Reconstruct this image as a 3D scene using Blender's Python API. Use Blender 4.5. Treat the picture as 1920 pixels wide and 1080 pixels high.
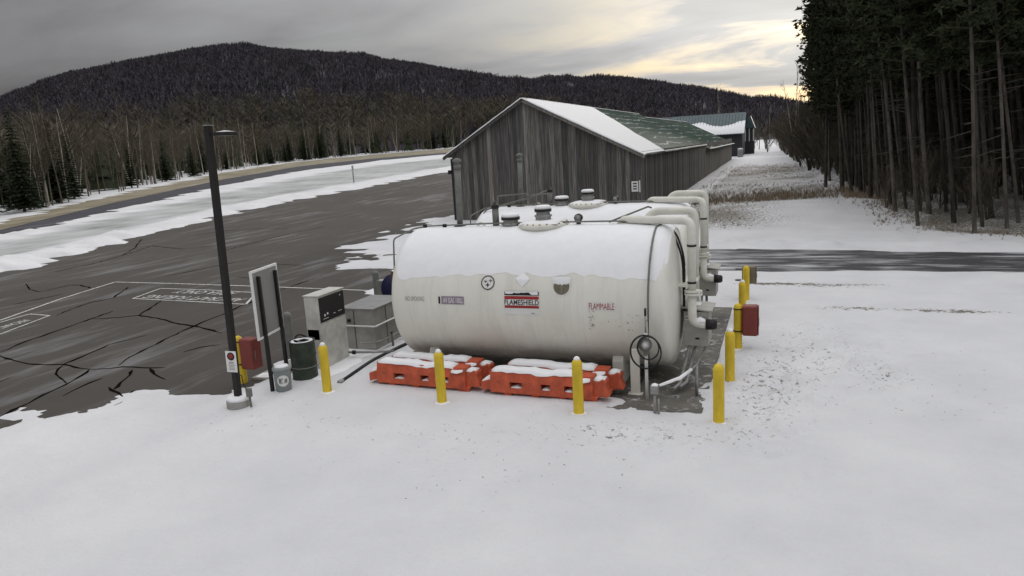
import bpy, math, random
import numpy as np
from mathutils import Matrix, Vector
random.seed(7); RNG = np.random.default_rng(11)
for o in list(bpy.data.objects): bpy.data.objects.remove(o)
SC = bpy.context.scene; COL = SC.collection
# ------------------------------------------------------------------ camera
CH = 4.871; FP = 1338.56
CR = Vector((0.93627298, 0.34661675, -0.05700649)); CU = Vector((-0.01407447, 0.19917136, 0.9798636)); CF = Vector((-0.3509912, 0.91661748, -0.19135721))
cam = bpy.data.cameras.new('camera'); camo = bpy.data.objects.new('camera', cam); COL.objects.link(camo)
cam.sensor_width = 36.0; cam.lens = FP / 1920 * 36.0; cam.clip_start = 0.1; cam.clip_end = 9000
camo.matrix_world = Matrix(((CR.x, CU.x, -CF.x, 0), (CR.y, CU.y, -CF.y, 0), (CR.z, CU.z, -CF.z, CH), (0, 0, 0, 1)))
SC.camera = camo
# ------------------------------------------------------------------ sky and sun
SUN_EL, SUN_AZ = math.radians(15), math.radians(10)      # azimuth from +Y towards +X
SUND = Vector((math.sin(SUN_AZ) * math.cos(SUN_EL), math.cos(SUN_AZ) * math.cos(SUN_EL), math.sin(SUN_EL)))
W = bpy.data.worlds.new('World'); SC.world = W; W.use_nodes = True
nt = W.node_tree; N = nt.nodes; LK = nt.links; N.clear()
def nd(t, **k):
    n = N.new(t)
    for a, b in k.items(): setattr(n, a, b)
    return n
def mth(op, a, b=None, c=None, clamp=False):
    n = nd('ShaderNodeMath', operation=op); n.use_clamp = clamp
    for i, q in enumerate((a, b, c)):
        if q is None: continue
        if isinstance(q, (int, float)): n.inputs[i].default_value = q
        else: LK.new(q, n.inputs[i])
    return n.outputs[0]
tc = nd('ShaderNodeTexCoord'); sep = nd('ShaderNodeSeparateXYZ'); LK.new(tc.outputs['Generated'], sep.inputs[0])
elev = mth('MAXIMUM', sep.outputs['Z'], 0.0)
den = mth('ADD', elev, 0.19)
comb = nd('ShaderNodeCombineXYZ'); LK.new(mth('DIVIDE', sep.outputs['X'], den), comb.inputs[0]); LK.new(mth('DIVIDE', sep.outputs['Y'], den), comb.inputs[1])
mp = nd('ShaderNodeMapping'); LK.new(comb.outputs[0], mp.inputs['Vector']); mp.inputs['Scale'].default_value = (0.55, 1.0, 1.0); mp.inputs['Rotation'].default_value = (0, 0, 0.35); mp.inputs['Location'].default_value = (3.1, 1.7, 0)
nz = nd('ShaderNodeTexNoise'); nz.inputs['Scale'].default_value = 1.9; nz.inputs['Detail'].default_value = 7; nz.inputs['Roughness'].default_value = 0.52; nz.inputs['Distortion'].default_value = 0.35; LK.new(mp.outputs[0], nz.inputs['Vector'])
nz2 = nd('ShaderNodeTexNoise'); nz2.inputs['Scale'].default_value = 0.7; nz2.inputs['Detail'].default_value = 4; LK.new(mp.outputs[0], nz2.inputs['Vector'])
dot = nd('ShaderNodeVectorMath', operation='DOT_PRODUCT'); LK.new(tc.outputs['Generated'], dot.inputs[0]); dot.inputs[1].default_value = SUND
sdot = mth('MAXIMUM', dot.outputs['Value'], 0.0)
glow = mth('POWER', sdot, 12.0); glow2 = mth('POWER', sdot, 4.0)
# overcast luminance: brighter to the zenith, brighter round the hidden sun
base = mth('MULTIPLY_ADD', mth('POWER', elev, 1.4), 1.25, 0.095)
base = mth('MULTIPLY_ADD', glow2, 0.34, base)
base = mth('MULTIPLY_ADD', glow, 0.26, base)
var = mth('MULTIPLY_ADD', mth('SUBTRACT', nz2.outputs['Fac'], 0.5), 1.1, 1.0)
var = mth('MULTIPLY_ADD', mth('SUBTRACT', nz.outputs['Fac'], 0.5), 1.2, var)
lum = mth('MULTIPLY', base, mth('MAXIMUM', var, 0.35))
gap = nd('ShaderNodeValToRGB'); gap.color_ramp.elements[0].position = 0.46; gap.color_ramp.elements[1].position = 0.62; LK.new(nz.outputs['Fac'], gap.inputs[0])
gapb = mth('MULTIPLY', gap.outputs['Color'], mth('MULTIPLY_ADD', mth('POWER', sdot, 6.0), 1.1, 0.02))
tint = nd('ShaderNodeMixRGB'); LK.new(glow, tint.inputs['Fac']); tint.inputs['Color1'].default_value = (0.99, 0.985, 1.01, 1); tint.inputs['Color2'].default_value = (1.03, 1.0, 0.93, 1)
cloud = nd('ShaderNodeVectorMath', operation='SCALE'); LK.new(tint.outputs[0], cloud.inputs[0]); LK.new(mth('MULTIPLY', lum, 10.0), cloud.inputs['Scale'])
sky = nd('ShaderNodeTexSky', sky_type='NISHITA'); sky.sun_disc = False; sky.sun_elevation = SUN_EL; sky.sun_rotation = SUN_AZ; sky.air_density = 1.3; sky.dust_density = 3.0
skys = nd('ShaderNodeVectorMath', operation='MULTIPLY'); LK.new(sky.outputs[0], skys.inputs[0]); skys.inputs[1].default_value = (0.47, 0.52, 0.64)
mixs = nd('ShaderNodeMixRGB'); LK.new(mth('MULTIPLY', gapb, 0.9, clamp=True), mixs.inputs['Fac']); LK.new(cloud.outputs[0], mixs.inputs['Color1']); LK.new(skys.outputs[0], mixs.inputs['Color2'])
bg = nd('ShaderNodeBackground'); bg.inputs['Strength'].default_value = 0.1; LK.new(mixs.outputs[0], bg.inputs['Color'])
ow = nd('ShaderNodeOutputWorld'); LK.new(bg.outputs[0], ow.inputs['Surface'])
sl = bpy.data.lights.new('sun', 'SUN'); sl.energy = 0.9; sl.angle = math.radians(18); sl.color = (1.0, 0.95, 0.86)
so = bpy.data.objects.new('sun', sl); COL.objects.link(so); so.rotation_euler = SUND.to_track_quat('Z', 'Y').to_euler(); so.location = (0, 0, 60)
SC.view_settings.view_transform = 'Standard'; SC.view_settings.look = 'None'; SC.view_settings.gamma = 1.0; SC.view_settings.use_curve_mapping = False
SC.view_settings.exposure = 0.12
SC.cycles.max_bounces = 6; SC.cycles.diffuse_bounces = 3; SC.cycles.transparent_max_bounces = 8; SC.cycles.use_denoising = True
# ------------------------------------------------------------------ pixel helpers (1920x1080 photograph)
nR, nU, nF = np.array(CR), np.array(CU), np.array(CF); nC = np.array((0, 0, CH))
def ray(x, y): return nF * FP + nR * (x - 960) - nU * (y - 540)
def sp(v, v0, w): return w * np.logaddexp(0, (np.asarray(v, float) - v0) / w)
def sst(a, b, v):
    t = np.clip((np.asarray(v, float) - a) / (b - a), 0, 1); return t * t * (3 - 2 * t)
def TER(x, y):
    x = np.asarray(x, float); y = np.asarray(y, float)
    wl = sst(-24, -44, x)
    t = wl * 0.028 * sp(y, 30, 7) + (1 - wl) * 0.0105 * sp(y, 62, 8)
    t = t + 0.62 * np.exp(-((x - 2.0) / 7.0) ** 2 - ((y - 47.0) / 6.5) ** 2) * sst(-8, -3, x) + 0.9 * sst(9, 30, x) * sst(30, 50, y)
    return t
def hit(x, y, off=0.0, far=900.0):
    d = ray(x, y); d = d / np.linalg.norm(d[:2]); ts = np.concatenate([np.linspace(4, 80, 400), np.linspace(80.5, far, 1200)])
    P = nC[None] + ts[:, None] * d[None]; g = P[:, 2] - TER(P[:, 0], P[:, 1]) - off
    i = np.argmax(g < 0)
    if g[i] >= 0: return P[-1]
    a, b = g[i - 1], g[i]; t = ts[i - 1] + (ts[i] - ts[i - 1]) * a / (a - b)
    return nC + t * d
def atY(x, y, Y): d = ray(x, y); return nC + d * (Y / d[1])
# ------------------------------------------------------------------ value noise in numpy
class VN:
    def __init__(s, seed): s.t = np.random.default_rng(seed).random((256, 256))
    def __call__(s, x, y):
        x = np.asarray(x, float); y = np.asarray(y, float)
        xi = np.floor(x).astype(int); yi = np.floor(y).astype(int); fx = x - xi; fy = y - yi
        fx = fx * fx * (3 - 2 * fx); fy = fy * fy * (3 - 2 * fy); g = lambda a, b: s.t[a & 255, b & 255]
        return (g(xi, yi) * (1 - fx) + g(xi + 1, yi) * fx) * (1 - fy) + (g(xi, yi + 1) * (1 - fx) + g(xi + 1, yi + 1) * fx) * fy - 0.5
vn1, vn2, vn3 = VN(1), VN(2), VN(3)
def fbm(x, y, sc, oc=4, v=vn1):
    r = 0; a = 1.0
    for i in range(oc): r = r + a * v(x * sc + 17.3 * i, y * sc - 9.1 * i); sc *= 2.03; a *= 0.5
    return r
# ------------------------------------------------------------------ materials
def new_mat(name):
    m = bpy.data.materials.new(name); m.use_nodes = True; t = m.node_tree
    return m, t, t.nodes['Principled BSDF']
class MN:      # tiny node helper for one material
    def __init__(s, name, rough=0.6, metal=0.0, spec=0.3):
        s.m, s.t, s.p = new_mat(name); s.p.inputs['Roughness'].default_value = rough; s.p.inputs['Metallic'].default_value = metal; s.p.inputs['Specular IOR Level'].default_value = spec
        s.tc = s.t.nodes.new('ShaderNodeTexCoord')
    def n(s, t, **k):
        q = s.t.nodes.new(t)
        for a, b in k.items(): setattr(q, a, b)
        return q
    def l(s, a, b): s.t.links.new(a, b)
    def noise(s, scale, detail=4, rough=0.55, coord='Object', stretch=(1, 1, 1), rot=(0, 0, 0), dist=0.0):
        q = s.n('ShaderNodeMapping'); q.inputs['Scale'].default_value = stretch; q.inputs['Rotation'].default_value = rot; s.l(s.tc.outputs[coord], q.inputs['Vector'])
        z = s.n('ShaderNodeTexNoise'); z.inputs['Scale'].default_value = scale; z.inputs['Detail'].default_value = detail; z.inputs['Roughness'].default_value = rough; z.inputs['Distortion'].default_value = dist
        s.l(q.outputs[0], z.inputs['Vector']); return z.outputs['Fac']
    def ramp(s, fac, stops):
        r = s.n('ShaderNodeValToRGB'); e = r.color_ramp.elements
        while len(e) < len(stops): e.new(0.5)
        for q, (p, c) in zip(e, stops):
            q.position = p; q.color = (*c, 1) if len(c) == 3 else c
        s.l(fac, r.inputs[0]); return r.outputs['Color']
    def mix(s, fac, a, b, mode='MIX'):
        q = s.n('ShaderNodeMixRGB', blend_type=mode)
        for i, v in (('Fac', fac), ('Color1', a), ('Color2', b)):
            if isinstance(v, (int, float)): q.inputs[i].default_value = v
            elif isinstance(v, tuple): q.inputs[i].default_value = (*v, 1)
            else: s.l(v, q.inputs[i])
        return q.outputs[0]
    def math(s, op, a, b=None, clamp=False):
        q = s.n('ShaderNodeMath', operation=op); q.use_clamp = clamp
        for i, v in enumerate((a, b)):
            if v is None: continue
            if isinstance(v, (int, float)): q.inputs[i].default_value = v
            else: s.l(v, q.inputs[i])
        return q.outputs[0]
    def bump(s, h, strength=0.3, dist=0.02):
        b = s.n('ShaderNodeBump'); b.inputs['Strength'].default_value = strength; b.inputs['Distance'].default_value = dist; s.l(h, b.inputs['Height']); s.l(b.outputs[0], s.p.inputs['Normal'])
    def col(s, c):
        if isinstance(c, tuple): s.p.inputs['Base Color'].default_value = (*c, 1)
        else: s.l(c, s.p.inputs['Base Color'])
    def rnd(s): return s.n('ShaderNodeObjectInfo').outputs['Random']
    def attr(s, name): return s.n('ShaderNodeAttribute', attribute_name=name).outputs['Fac']
def simple(name, c, rough=0.6, metal=0.0, var=0.18, scale=6.0, bump=0.0, spec=0.3, stretch=(1, 1, 1)):
    k = MN(name, rough, metal, spec); z = k.noise(scale, 5, 0.6, stretch=stretch)
    lo = tuple(q * (1 - var) for q in c); hi = tuple(min(1, q * (1 + var)) for q in c)
    k.col(k.ramp(z, [(0.3, lo), (0.7, hi)]))
    if bump: k.bump(k.noise(scale * 6, 4, 0.6), bump, 0.01)
    return k.m
M = {}
M['yellow'] = simple('yellow_plastic', (0.68, 0.49, 0.035), 0.5, var=0.22, scale=5, stretch=(1, 1, 0.35), bump=0.05)
M['orange'] = simple('orange_plastic', (0.50, 0.10, 0.048), 0.6, var=0.3, scale=5, bump=0.08)
M['red'] = simple('red_plastic', (0.20, 0.045, 0.036), 0.5, var=0.12)
M['black'] = simple('black_paint', (0.016, 0.015, 0.016), 0.45, var=0.2)
M['bronze'] = simple('dark_bronze_paint', (0.016, 0.014, 0.013), 0.5, var=0.2)
M['rubber'] = simple('black_rubber', (0.02, 0.02, 0.02), 0.6)
M['galv'] = simple('galvanised_steel', (0.30, 0.30, 0.29), 0.5, 0.5, var=0.25, scale=9)
M['dgalv'] = simple('weathered_grey_paint', (0.16, 0.165, 0.15), 0.6, 0.0, var=0.2, scale=7)
M['white'] = simple('white_paint', (0.72, 0.72, 0.70), 0.5, var=0.06)
M['sign_back'] = simple('brushed_aluminium', (0.24, 0.24, 0.235), 0.55, 0.25, var=0.15, scale=3, stretch=(1, 1, 0.1))
M['cream'] = simple('cream_pipe_paint', (0.68, 0.67, 0.60), 0.4, var=0.10, scale=3)
M['greyb'] = simple('grey_enclosure_paint', (0.36, 0.35, 0.32), 0.5, var=0.1)
M['drumg'] = simple('drum_green_paint', (0.032, 0.042, 0.030), 0.5, var=0.5, scale=4)
M['bucket'] = simple('grey_bucket_plastic', (0.24, 0.26, 0.26), 0.5, var=0.12)
M['navy'] = simple('navy_paint', (0.012, 0.013, 0.05), 0.4)
M['redtext'] = simple('red_print', (0.32, 0.03, 0.03), 0.6); M['blacktext'] = simple('black_print', (0.03, 0.03, 0.03), 0.6)
M['greytext'] = simple('faded_print', (0.33, 0.32, 0.30), 0.7); M['mauve'] = simple('mauve_print', (0.27, 0.22, 0.27), 0.6)
M['brownsign'] = simple('brown_film', (0.17, 0.15, 0.11), 0.6)
M['dsteel'] = simple('dull_steel', (0.30, 0.295, 0.27), 0.45, 0.2, var=0.2, scale=3)
M['rust'] = simple('rusty_steel', (0.12, 0.06, 0.035), 0.7, var=0.5, scale=12)
M['dwall'] = simple('dark_metal_wall', (0.035, 0.036, 0.042), 0.5, var=0.2)
M['tar'] = simple('tar_filler', (0.008, 0.0075, 0.007), 1.0, spec=0.0)
k = MN('dispenser_steel', 0.42, 0.2, 0.4); z = k.noise(2.2, 5, 0.6); k.col(k.ramp(z, [(0.35, (0.44, 0.43, 0.39)), (0.65, (0.66, 0.65, 0.60))])); k.l(k.math('ADD', k.math('MULTIPLY', z, 0.3), 0.25), k.p.inputs['Roughness']); M['steel'] = k.m
# clean snow on objects
k = MN('snow_cap', 0.75, 0, 0.15); z = k.noise(5, 4, 0.55); k.col(k.ramp(z, [(0.3, (0.81, 0.82, 0.83)), (0.7, (0.86, 0.865, 0.875))])); k.bump(k.noise(14, 5, 0.6), 0.06, 0.02); M['snow'] = k.m
# ground snow: attribute thin = how far ground shows through, pack = grey trodden snow
k = MN('snow_field', 0.8, 0, 0.12)
z = k.noise(0.5, 5, 0.55); base = k.ramp(z, [(0.3, (0.62, 0.625, 0.64)), (0.7, (0.71, 0.714, 0.725))])
pk = k.noise(1.4, 6, 0.65, stretch=(1, 0.25, 1)); packc = k.ramp(pk, [(0.3, (0.20, 0.21, 0.20)), (0.7, (0.40, 0.41, 0.40))])
c1 = k.mix(k.attr('pack'), base, packc)
gz_ = k.noise(9.0, 8, 0.72, dist=0.1); gm = k.math('ADD', gz_, k.math('MULTIPLY', k.attr('thin'), 0.42))
mask = k.ramp(gm, [(0.72, (0, 0, 0)), (0.80, (1, 1, 1))])
gcol = k.ramp(k.noise(14, 4), [(0.3, (0.09, 0.08, 0.066)), (0.7, (0.26, 0.24, 0.20))])
k.col(k.mix(mask, c1, gcol))
hb = k.math('ADD', k.math('MULTIPLY', k.noise(2.5, 5, 0.6), 1.0), k.math('MULTIPLY', k.noise(16, 6, 0.72), 0.45)); k.bump(hb, 0.75, 0.06); M['snowfield'] = k.m
# asphalt
def asphalt(name, dust, rot=0.0, st=(1, 0.14, 1), lo=(0.038, 0.0335, 0.029), hi=(0.074, 0.066, 0.057), thr=(0.60, 0.74)):
    k = MN(name, 0.75, 0, 0.25)
    b = k.mix(0.5, k.ramp(k.noise(0.25, 6, 0.6), [(0.3, lo), (0.7, hi)]), k.ramp(k.noise(60, 3, 0.7), [(0.3, lo), (0.7, tuple(q * 1.25 for q in hi))]))
    s1 = k.noise(1.1, 9, 0.66, stretch=st, rot=(0, 0, rot)); s2 = k.noise(0.13, 3, 0.5)
    gm = k.math('ADD', k.math('MULTIPLY', s1, 0.8), k.math('MULTIPLY', s2, 0.25))
    dm = k.ramp(gm, [(thr[0], (0, 0, 0)), (thr[1], (dust, dust, dust))])
    k.col(k.mix(dm, b, (0.62, 0.63, 0.65))); k.bump(k.noise(90, 4, 0.7), 0.35, 0.01); return k.m
M['asphalt'] = asphalt('apron_asphalt', 0.34, 0.25, thr=(0.55, 0.82)); M['runway'] = asphalt('runway_asphalt', 0.25, 0.2, lo=(0.028, 0.026, 0.032), hi=(0.05, 0.048, 0.058))
M['road'] = asphalt('road_asphalt', 0.9, 0.03, st=(0.32, 1.7, 1), lo=(0.035, 0.035, 0.038), hi=(0.075, 0.075, 0.08), thr=(0.50, 0.68))
k = MN('pad_concrete', 0.7, 0, 0.3); b = k.ramp(k.noise(1.2, 6, 0.65), [(0.3, (0.075, 0.07, 0.062)), (0.7, (0.17, 0.16, 0.14))]); dm = k.ramp(k.noise(3.2, 7, 0.75, dist=0.8), [(0.55, (0, 0, 0)), (0.68, (0.75, 0.75, 0.75))])
k.col(k.mix(dm, b, (0.66, 0.67, 0.69))); k.bump(k.noise(50, 4), 0.25, 0.01); M['concrete'] = k.m
M['concrete_l'] = simple('light_concrete', (0.30, 0.29, 0.27), 0.8, var=0.2, scale=8, bump=0.3)
M['line'] = (lambda k: (k.col(k.mix(k.ramp(k.noise(9, 6, 0.7), [(0.34, (0, 0, 0)), (0.52, (1, 1, 1))]), (0.10, 0.095, 0.09), (0.58, 0.58, 0.55))), k.m)[1])(MN('worn_white_line', 0.7))
M['tan'] = (lambda k: (k.col(k.ramp(k.noise(0.8, 6, 0.7, stretch=(1, 0.15, 1)), [(0.3, (0.10, 0.085, 0.055)), (0.55, (0.26, 0.23, 0.16)), (0.75, (0.50, 0.49, 0.45))])), k.m)[1])(MN('dry_grass_verge', 0.9))
M['soil'] = simple('forest_floor', (0.07, 0.06, 0.048), 0.95, var=0.5, scale=0.5)
# weathered boards
k = MN('weathered_board', 0.85, 0, 0.15); rn = k.rnd()
g = k.noise(3.0, 6, 0.65, stretch=(9, 9, 0.22)); st = k.noise(1.1, 3, 0.5, stretch=(2.5, 2.5, 0.25))
b = k.ramp(g, [(0.28, (0.042, 0.040, 0.040)), (0.5, (0.122, 0.117, 0.113)), (0.74, (0.29, 0.28, 0.262))])
v = k.ramp(rn, [(0.0, (0.55, 0.55, 0.57)), (0.55, (0.95, 0.95, 0.95)), (0.85, (1.25, 1.22, 1.18)), (1.0, (1.9, 1.85, 1.78))])
b = k.mix(1.0, b, v, 'MULTIPLY'); b = k.mix(k.ramp(st, [(0.52, (0, 0, 0)), (0.76, (0.35, 0.35, 0.35))]), b, (0.11, 0.085, 0.06)); k.col(b); k.bump(g, 0.5, 0.01); M['board'] = k.m
k = MN('green_roof_metal', 0.5); sx = k.n('ShaderNodeSeparateXYZ'); k.l(k.tc.outputs['Object'], sx.inputs[0])
w_ = k.math('FRACT', k.math('ADD', k.math('MULTIPLY', sx.outputs['X'], 1.05), k.math('MULTIPLY', k.noise(0.22, 4, 0.55), 1.6)))
ln = k.ramp(w_, [(0.0, (0, 0, 0)), (0.05, (1, 1, 1)), (0.13, (1, 1, 1)), (0.2, (0, 0, 0))]); ok_ = k.ramp(k.noise(0.5, 5, 0.6, stretch=(1.6, 0.25, 1)), [(0.46, (0, 0, 0)), (0.56, (0.85, 0.85, 0.85))])
k.col(k.mix(k.math('MULTIPLY', ln, ok_), k.ramp(k.noise(0.4, 4), [(0.3, (0.034, 0.062, 0.045)), (0.7, (0.058, 0.10, 0.066))]), (0.55, 0.57, 0.57))); M['roofgreen'] = k.m
M['roofblue'] = simple('blue_grey_roof_metal', (0.07, 0.105, 0.115), 0.45, 0.0, var=0.25, scale=1)
# tank paint: off white with grime at the belly and rain streaks
k = MN('tank_paint', 0.42, 0, 0.35); sx = k.n('ShaderNodeSeparateXYZ'); k.l(k.tc.outputs['Object'], sx.inputs[0])
strk = k.noise(1.3, 8, 0.72, stretch=(2.2, 0.6, 0.3), dist=0.5); blot = k.noise(1.1, 6, 0.6)
b = k.ramp(blot, [(0.3, (0.715, 0.70, 0.625)), (0.7, (0.775, 0.765, 0.695))])
b = k.mix(k.math('MULTIPLY', k.ramp(strk, [(0.5, (0, 0, 0)), (0.75, (1, 1, 1))]), 0.26), b, (0.30, 0.27, 0.21))
low = k.math('MULTIPLY', k.ramp(sx.outputs['Z'], [(0.0, (1, 1, 1)), (1.0, (0, 0, 0))]), k.ramp(k.noise(3.0, 6, 0.7, stretch=(2, 2, 0.3)), [(0.35, (0, 0, 0)), (0.65, (0.75, 0.75, 0.75))]))
k.col(k.mix(low, b, (0.20, 0.18, 0.145))); k.bump(blot, 0.05, 0.02); M['tank'] = k.m
# vegetation
def bark(name, lo, hi, sc=3.0):
    k = MN(name, 0.9, 0, 0.1); z = k.noise(sc, 5, 0.7, stretch=(1, 1, 0.35)); rn = k.rnd()
    b = k.ramp(z, [(0.35, lo), (0.65, hi)]); k.col(k.mix(1.0, b, k.ramp(rn, [(0, (0.6, 0.6, 0.6)), (1, (1.35, 1.33, 1.3))]), 'MULTIPLY')); return k.m
M['pinebark'] = bark('pine_bark', (0.045, 0.040, 0.035), (0.12, 0.108, 0.094)); M['birch'] = bark('birch_bark', (0.20, 0.185, 0.155), (0.55, 0.52, 0.46), 1.2)
M['twig'] = bark('bare_twigs', (0.072, 0.063, 0.048), (0.135, 0.12, 0.094), 0.6); M['greybark'] = bark('grey_bark', (0.07, 0.06, 0.048), (0.17, 0.15, 0.12), 1.0)
def needles(name, a, b):
    k = MN(name, 0.8, 0, 0.1); k.col(k.ramp(k.noise(0.9, 4, 0.6), [(0.3, a), (0.7, b)])); return k.m
M['needle'] = needles('pine_needles', (0.028, 0.034, 0.02), (0.06, 0.068, 0.036)); M['spruce'] = needles('spruce_needles', (0.022, 0.030, 0.018), (0.05, 0.062, 0.034))
M['hillwood'] = needles('hill_hardwood', (0.058, 0.052, 0.062), (0.105, 0.095, 0.112)); M['hillfir'] = needles('hill_conifer', (0.02, 0.023, 0.025), (0.038, 0.042, 0.044))  # blue-purple tint in the hill trees stands in for distance haze
k = MN('hillside_floor', 0.95, 0, 0.05); k.col(k.ramp(k.noise(0.02, 6, 0.6), [(0.3, (0.045, 0.04, 0.047)), (0.55, (0.085, 0.078, 0.09)), (0.8, (0.19, 0.185, 0.20))])); M['hill'] = k.m  # purple cast painted into the floor colour in place of hazy air
M['drygrass'] = simple('dry_grass', (0.24, 0.19, 0.125), 0.9, var=0.4, scale=2)
# ------------------------------------------------------------------ mesh builder
class MB:
    def __init__(s): s.v = []; s.f = []; s.k = 0; s.sm = []
    def add(s, vs, fs, smooth=False):
        b = len(s.v); s.v.extend([tuple(q) for q in vs]); s.f.extend([tuple(i + b for i in f) for f in fs]); s.sm.extend([smooth] * len(fs)); return s
    def box(s, c, sz, rot=None):
        x, y, z = (q / 2 for q in sz); vs = [Vector((a * x, b * y, d * z)) for a in (-1, 1) for b in (-1, 1) for d in (-1, 1)]
        if rot is not None: vs = [rot @ q for q in vs]
        c = Vector(c); return s.add([q + c for q in vs], [(0, 1, 3, 2), (4, 6, 7, 5), (0, 4, 5, 1), (2, 3, 7, 6), (0, 2, 6, 4), (1, 5, 7, 3)])
    def bb(s, x0, x1, y0, y1, z0, z1): return s.box(((x0 + x1) / 2, (y0 + y1) / 2, (z0 + z1) / 2), (x1 - x0, y1 - y0, z1 - z0))
    def tube(s, pts, r, n=8, caps=True, smooth=True):
        pts = [Vector(p) for p in pts]; rs = r if isinstance(r, (list, tuple)) else [r] * len(pts); rings = []; up = None
        for i, p in enumerate(pts):
            d = (pts[min(i + 1, len(pts) - 1)] - pts[max(i - 1, 0)]).normalized()
            if up is None: up = Vector((0, 0, 1)) if abs(d.z) < 0.9 else Vector((1, 0, 0))
            a = d.cross(up)
            if a.length < 1e-4: up = Vector((0.3, 1, 0.2)); a = d.cross(up)
            a.normalize(); b = d.cross(a); up = -b if False else up
            rings.append([p + (a * math.cos(2 * math.pi * j / n) + b * math.sin(2 * math.pi * j / n)) * rs[i] for j in range(n)])
        vs = [q for g in rings for q in g]; fs = []
        for i in range(len(pts) - 1):
            for j in range(n): fs.append((i * n + j, i * n + (j + 1) % n, (i + 1) * n + (j + 1) % n, (i + 1) * n + j))
        s.add(vs, fs, smooth)
        if caps:
            b = len(s.v) - len(vs); s.f.append(tuple(b + j for j in range(n))[::-1]); s.f.append(tuple(b + (len(pts) - 1) * n + j for j in range(n))); s.sm += [False, False]
        return s
    def lathe(s, prof, c=(0, 0, 0), n=20, axis='z', smooth=True):
        vs = []; fs = []
        for r, h in prof:
            for j in range(n):
                a = 2 * math.pi * j / n; q = (r * math.cos(a), r * math.sin(a), h)
                q = q if axis == 'z' else ((h, q[0], q[1]) if axis == 'x' else (q[0], h, q[1])); vs.append((q[0] + c[0], q[1] + c[1], q[2] + c[2]))
        for i in range(len(prof) - 1):
            for j in range(n): fs.append((i * n + j, i * n + (j + 1) % n, (i + 1) * n + (j + 1) % n, (i + 1) * n + j))
        if prof[0][0] > 1e-4: fs.append(tuple(range(n))[::-1])
        if prof[-1][0] > 1e-4: fs.append(tuple((len(prof) - 1) * n + j for j in range(n)))
        return s.add(vs, fs, smooth)
    def prism(s, poly, lo, hi, axis='z'):
        f = {'z': lambda u, v, w: (u, v, w), 'y': lambda u, v, w: (u, w, v), 'x': lambda u, v, w: (w, u, v)}[axis]; n = len(poly)
        vs = [f(u, v, lo) for u, v in poly] + [f(u, v, hi) for u, v in poly]
        return s.add(vs, [tuple(range(n))[::-1], tuple(range(n, 2 * n))] + [(i, (i + 1) % n, n + (i + 1) % n, n + i) for i in range(n)])
    def mesh(s, name):
        me = bpy.data.meshes.new(name); me.from_pydata([tuple(q) for q in s.v], [], s.f); me.polygons.foreach_set('use_smooth', s.sm); me.update(); return me
    def build(s, name, mat, parent=None, bevel=0.0, seg=2, fix=True):
        me = s.mesh(name)
        if fix:
            import bmesh
            bm = bmesh.new(); bm.from_mesh(me); bmesh.ops.recalc_face_normals(bm, faces=bm.faces); bm.to_mesh(me); bm.free()
        return link(name, me, mat, parent, bevel, seg)
def link(name, me, mat, parent=None, bevel=0.0, seg=2):
    if mat is not None and not me.materials: me.materials.append(M[mat] if isinstance(mat, str) else mat)
    o = bpy.data.objects.new(name, me); COL.objects.link(o); o.parent = parent
    if bevel: b = o.modifiers.new('bevel', 'BEVEL'); b.width = bevel; b.segments = seg; b.limit_method = 'ANGLE'; b.angle_limit = math.radians(40)
    return o
def npmesh(name, V, Fq, smooth=False):
    V = np.ascontiguousarray(V, np.float32); Fq = np.ascontiguousarray(Fq, np.int32); k = Fq.shape[1]
    me = bpy.data.meshes.new(name); me.vertices.add(len(V)); me.vertices.foreach_set('co', V.ravel()); me.loops.add(Fq.size); me.loops.foreach_set('vertex_index', Fq.ravel())
    me.polygons.add(len(Fq)); me.polygons.foreach_set('loop_start', np.arange(0, Fq.size, k, dtype=np.int32)); me.polygons.foreach_set('loop_total', np.full(len(Fq), k, np.int32))
    me.polygons.foreach_set('use_smooth', np.full(len(Fq), smooth)); me.update(calc_edges=True); me.validate(); return me
def tag(o, label, cat, group=None):
    o['label'] = label; o['category'] = cat
    if group: o['group'] = group
    return o
def thing(name, label, cat, loc=(0, 0, 0), rz=0.0, group=None):
    o = bpy.data.objects.new(name, None); COL.objects.link(o); o.location = loc; o.rotation_euler = (0, 0, rz); o.empty_display_size = 0.2
    return tag(o, label, cat, group)
def struct(o): o['kind'] = 'structure'; return o
def stuff(o): o['kind'] = 'stuff'; return o
def bend(pts, rad, n=6):      # fillet a polyline for pipes
    pts = [Vector(p) for p in pts]; out = [pts[0]]
    for i in range(1, len(pts) - 1):
        a = (pts[i - 1] - pts[i]); b = (pts[i + 1] - pts[i]); r = min(rad, a.length * 0.49, b.length * 0.49); p0 = pts[i] + a.normalized() * r; p1 = pts[i] + b.normalized() * r
        for k_ in range(n + 1): t = k_ / n; out.append(p0 * (1 - t) ** 2 + pts[i] * 2 * t * (1 - t) + p1 * t * t)
    return out + [pts[-1]]
_tx = {}
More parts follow.
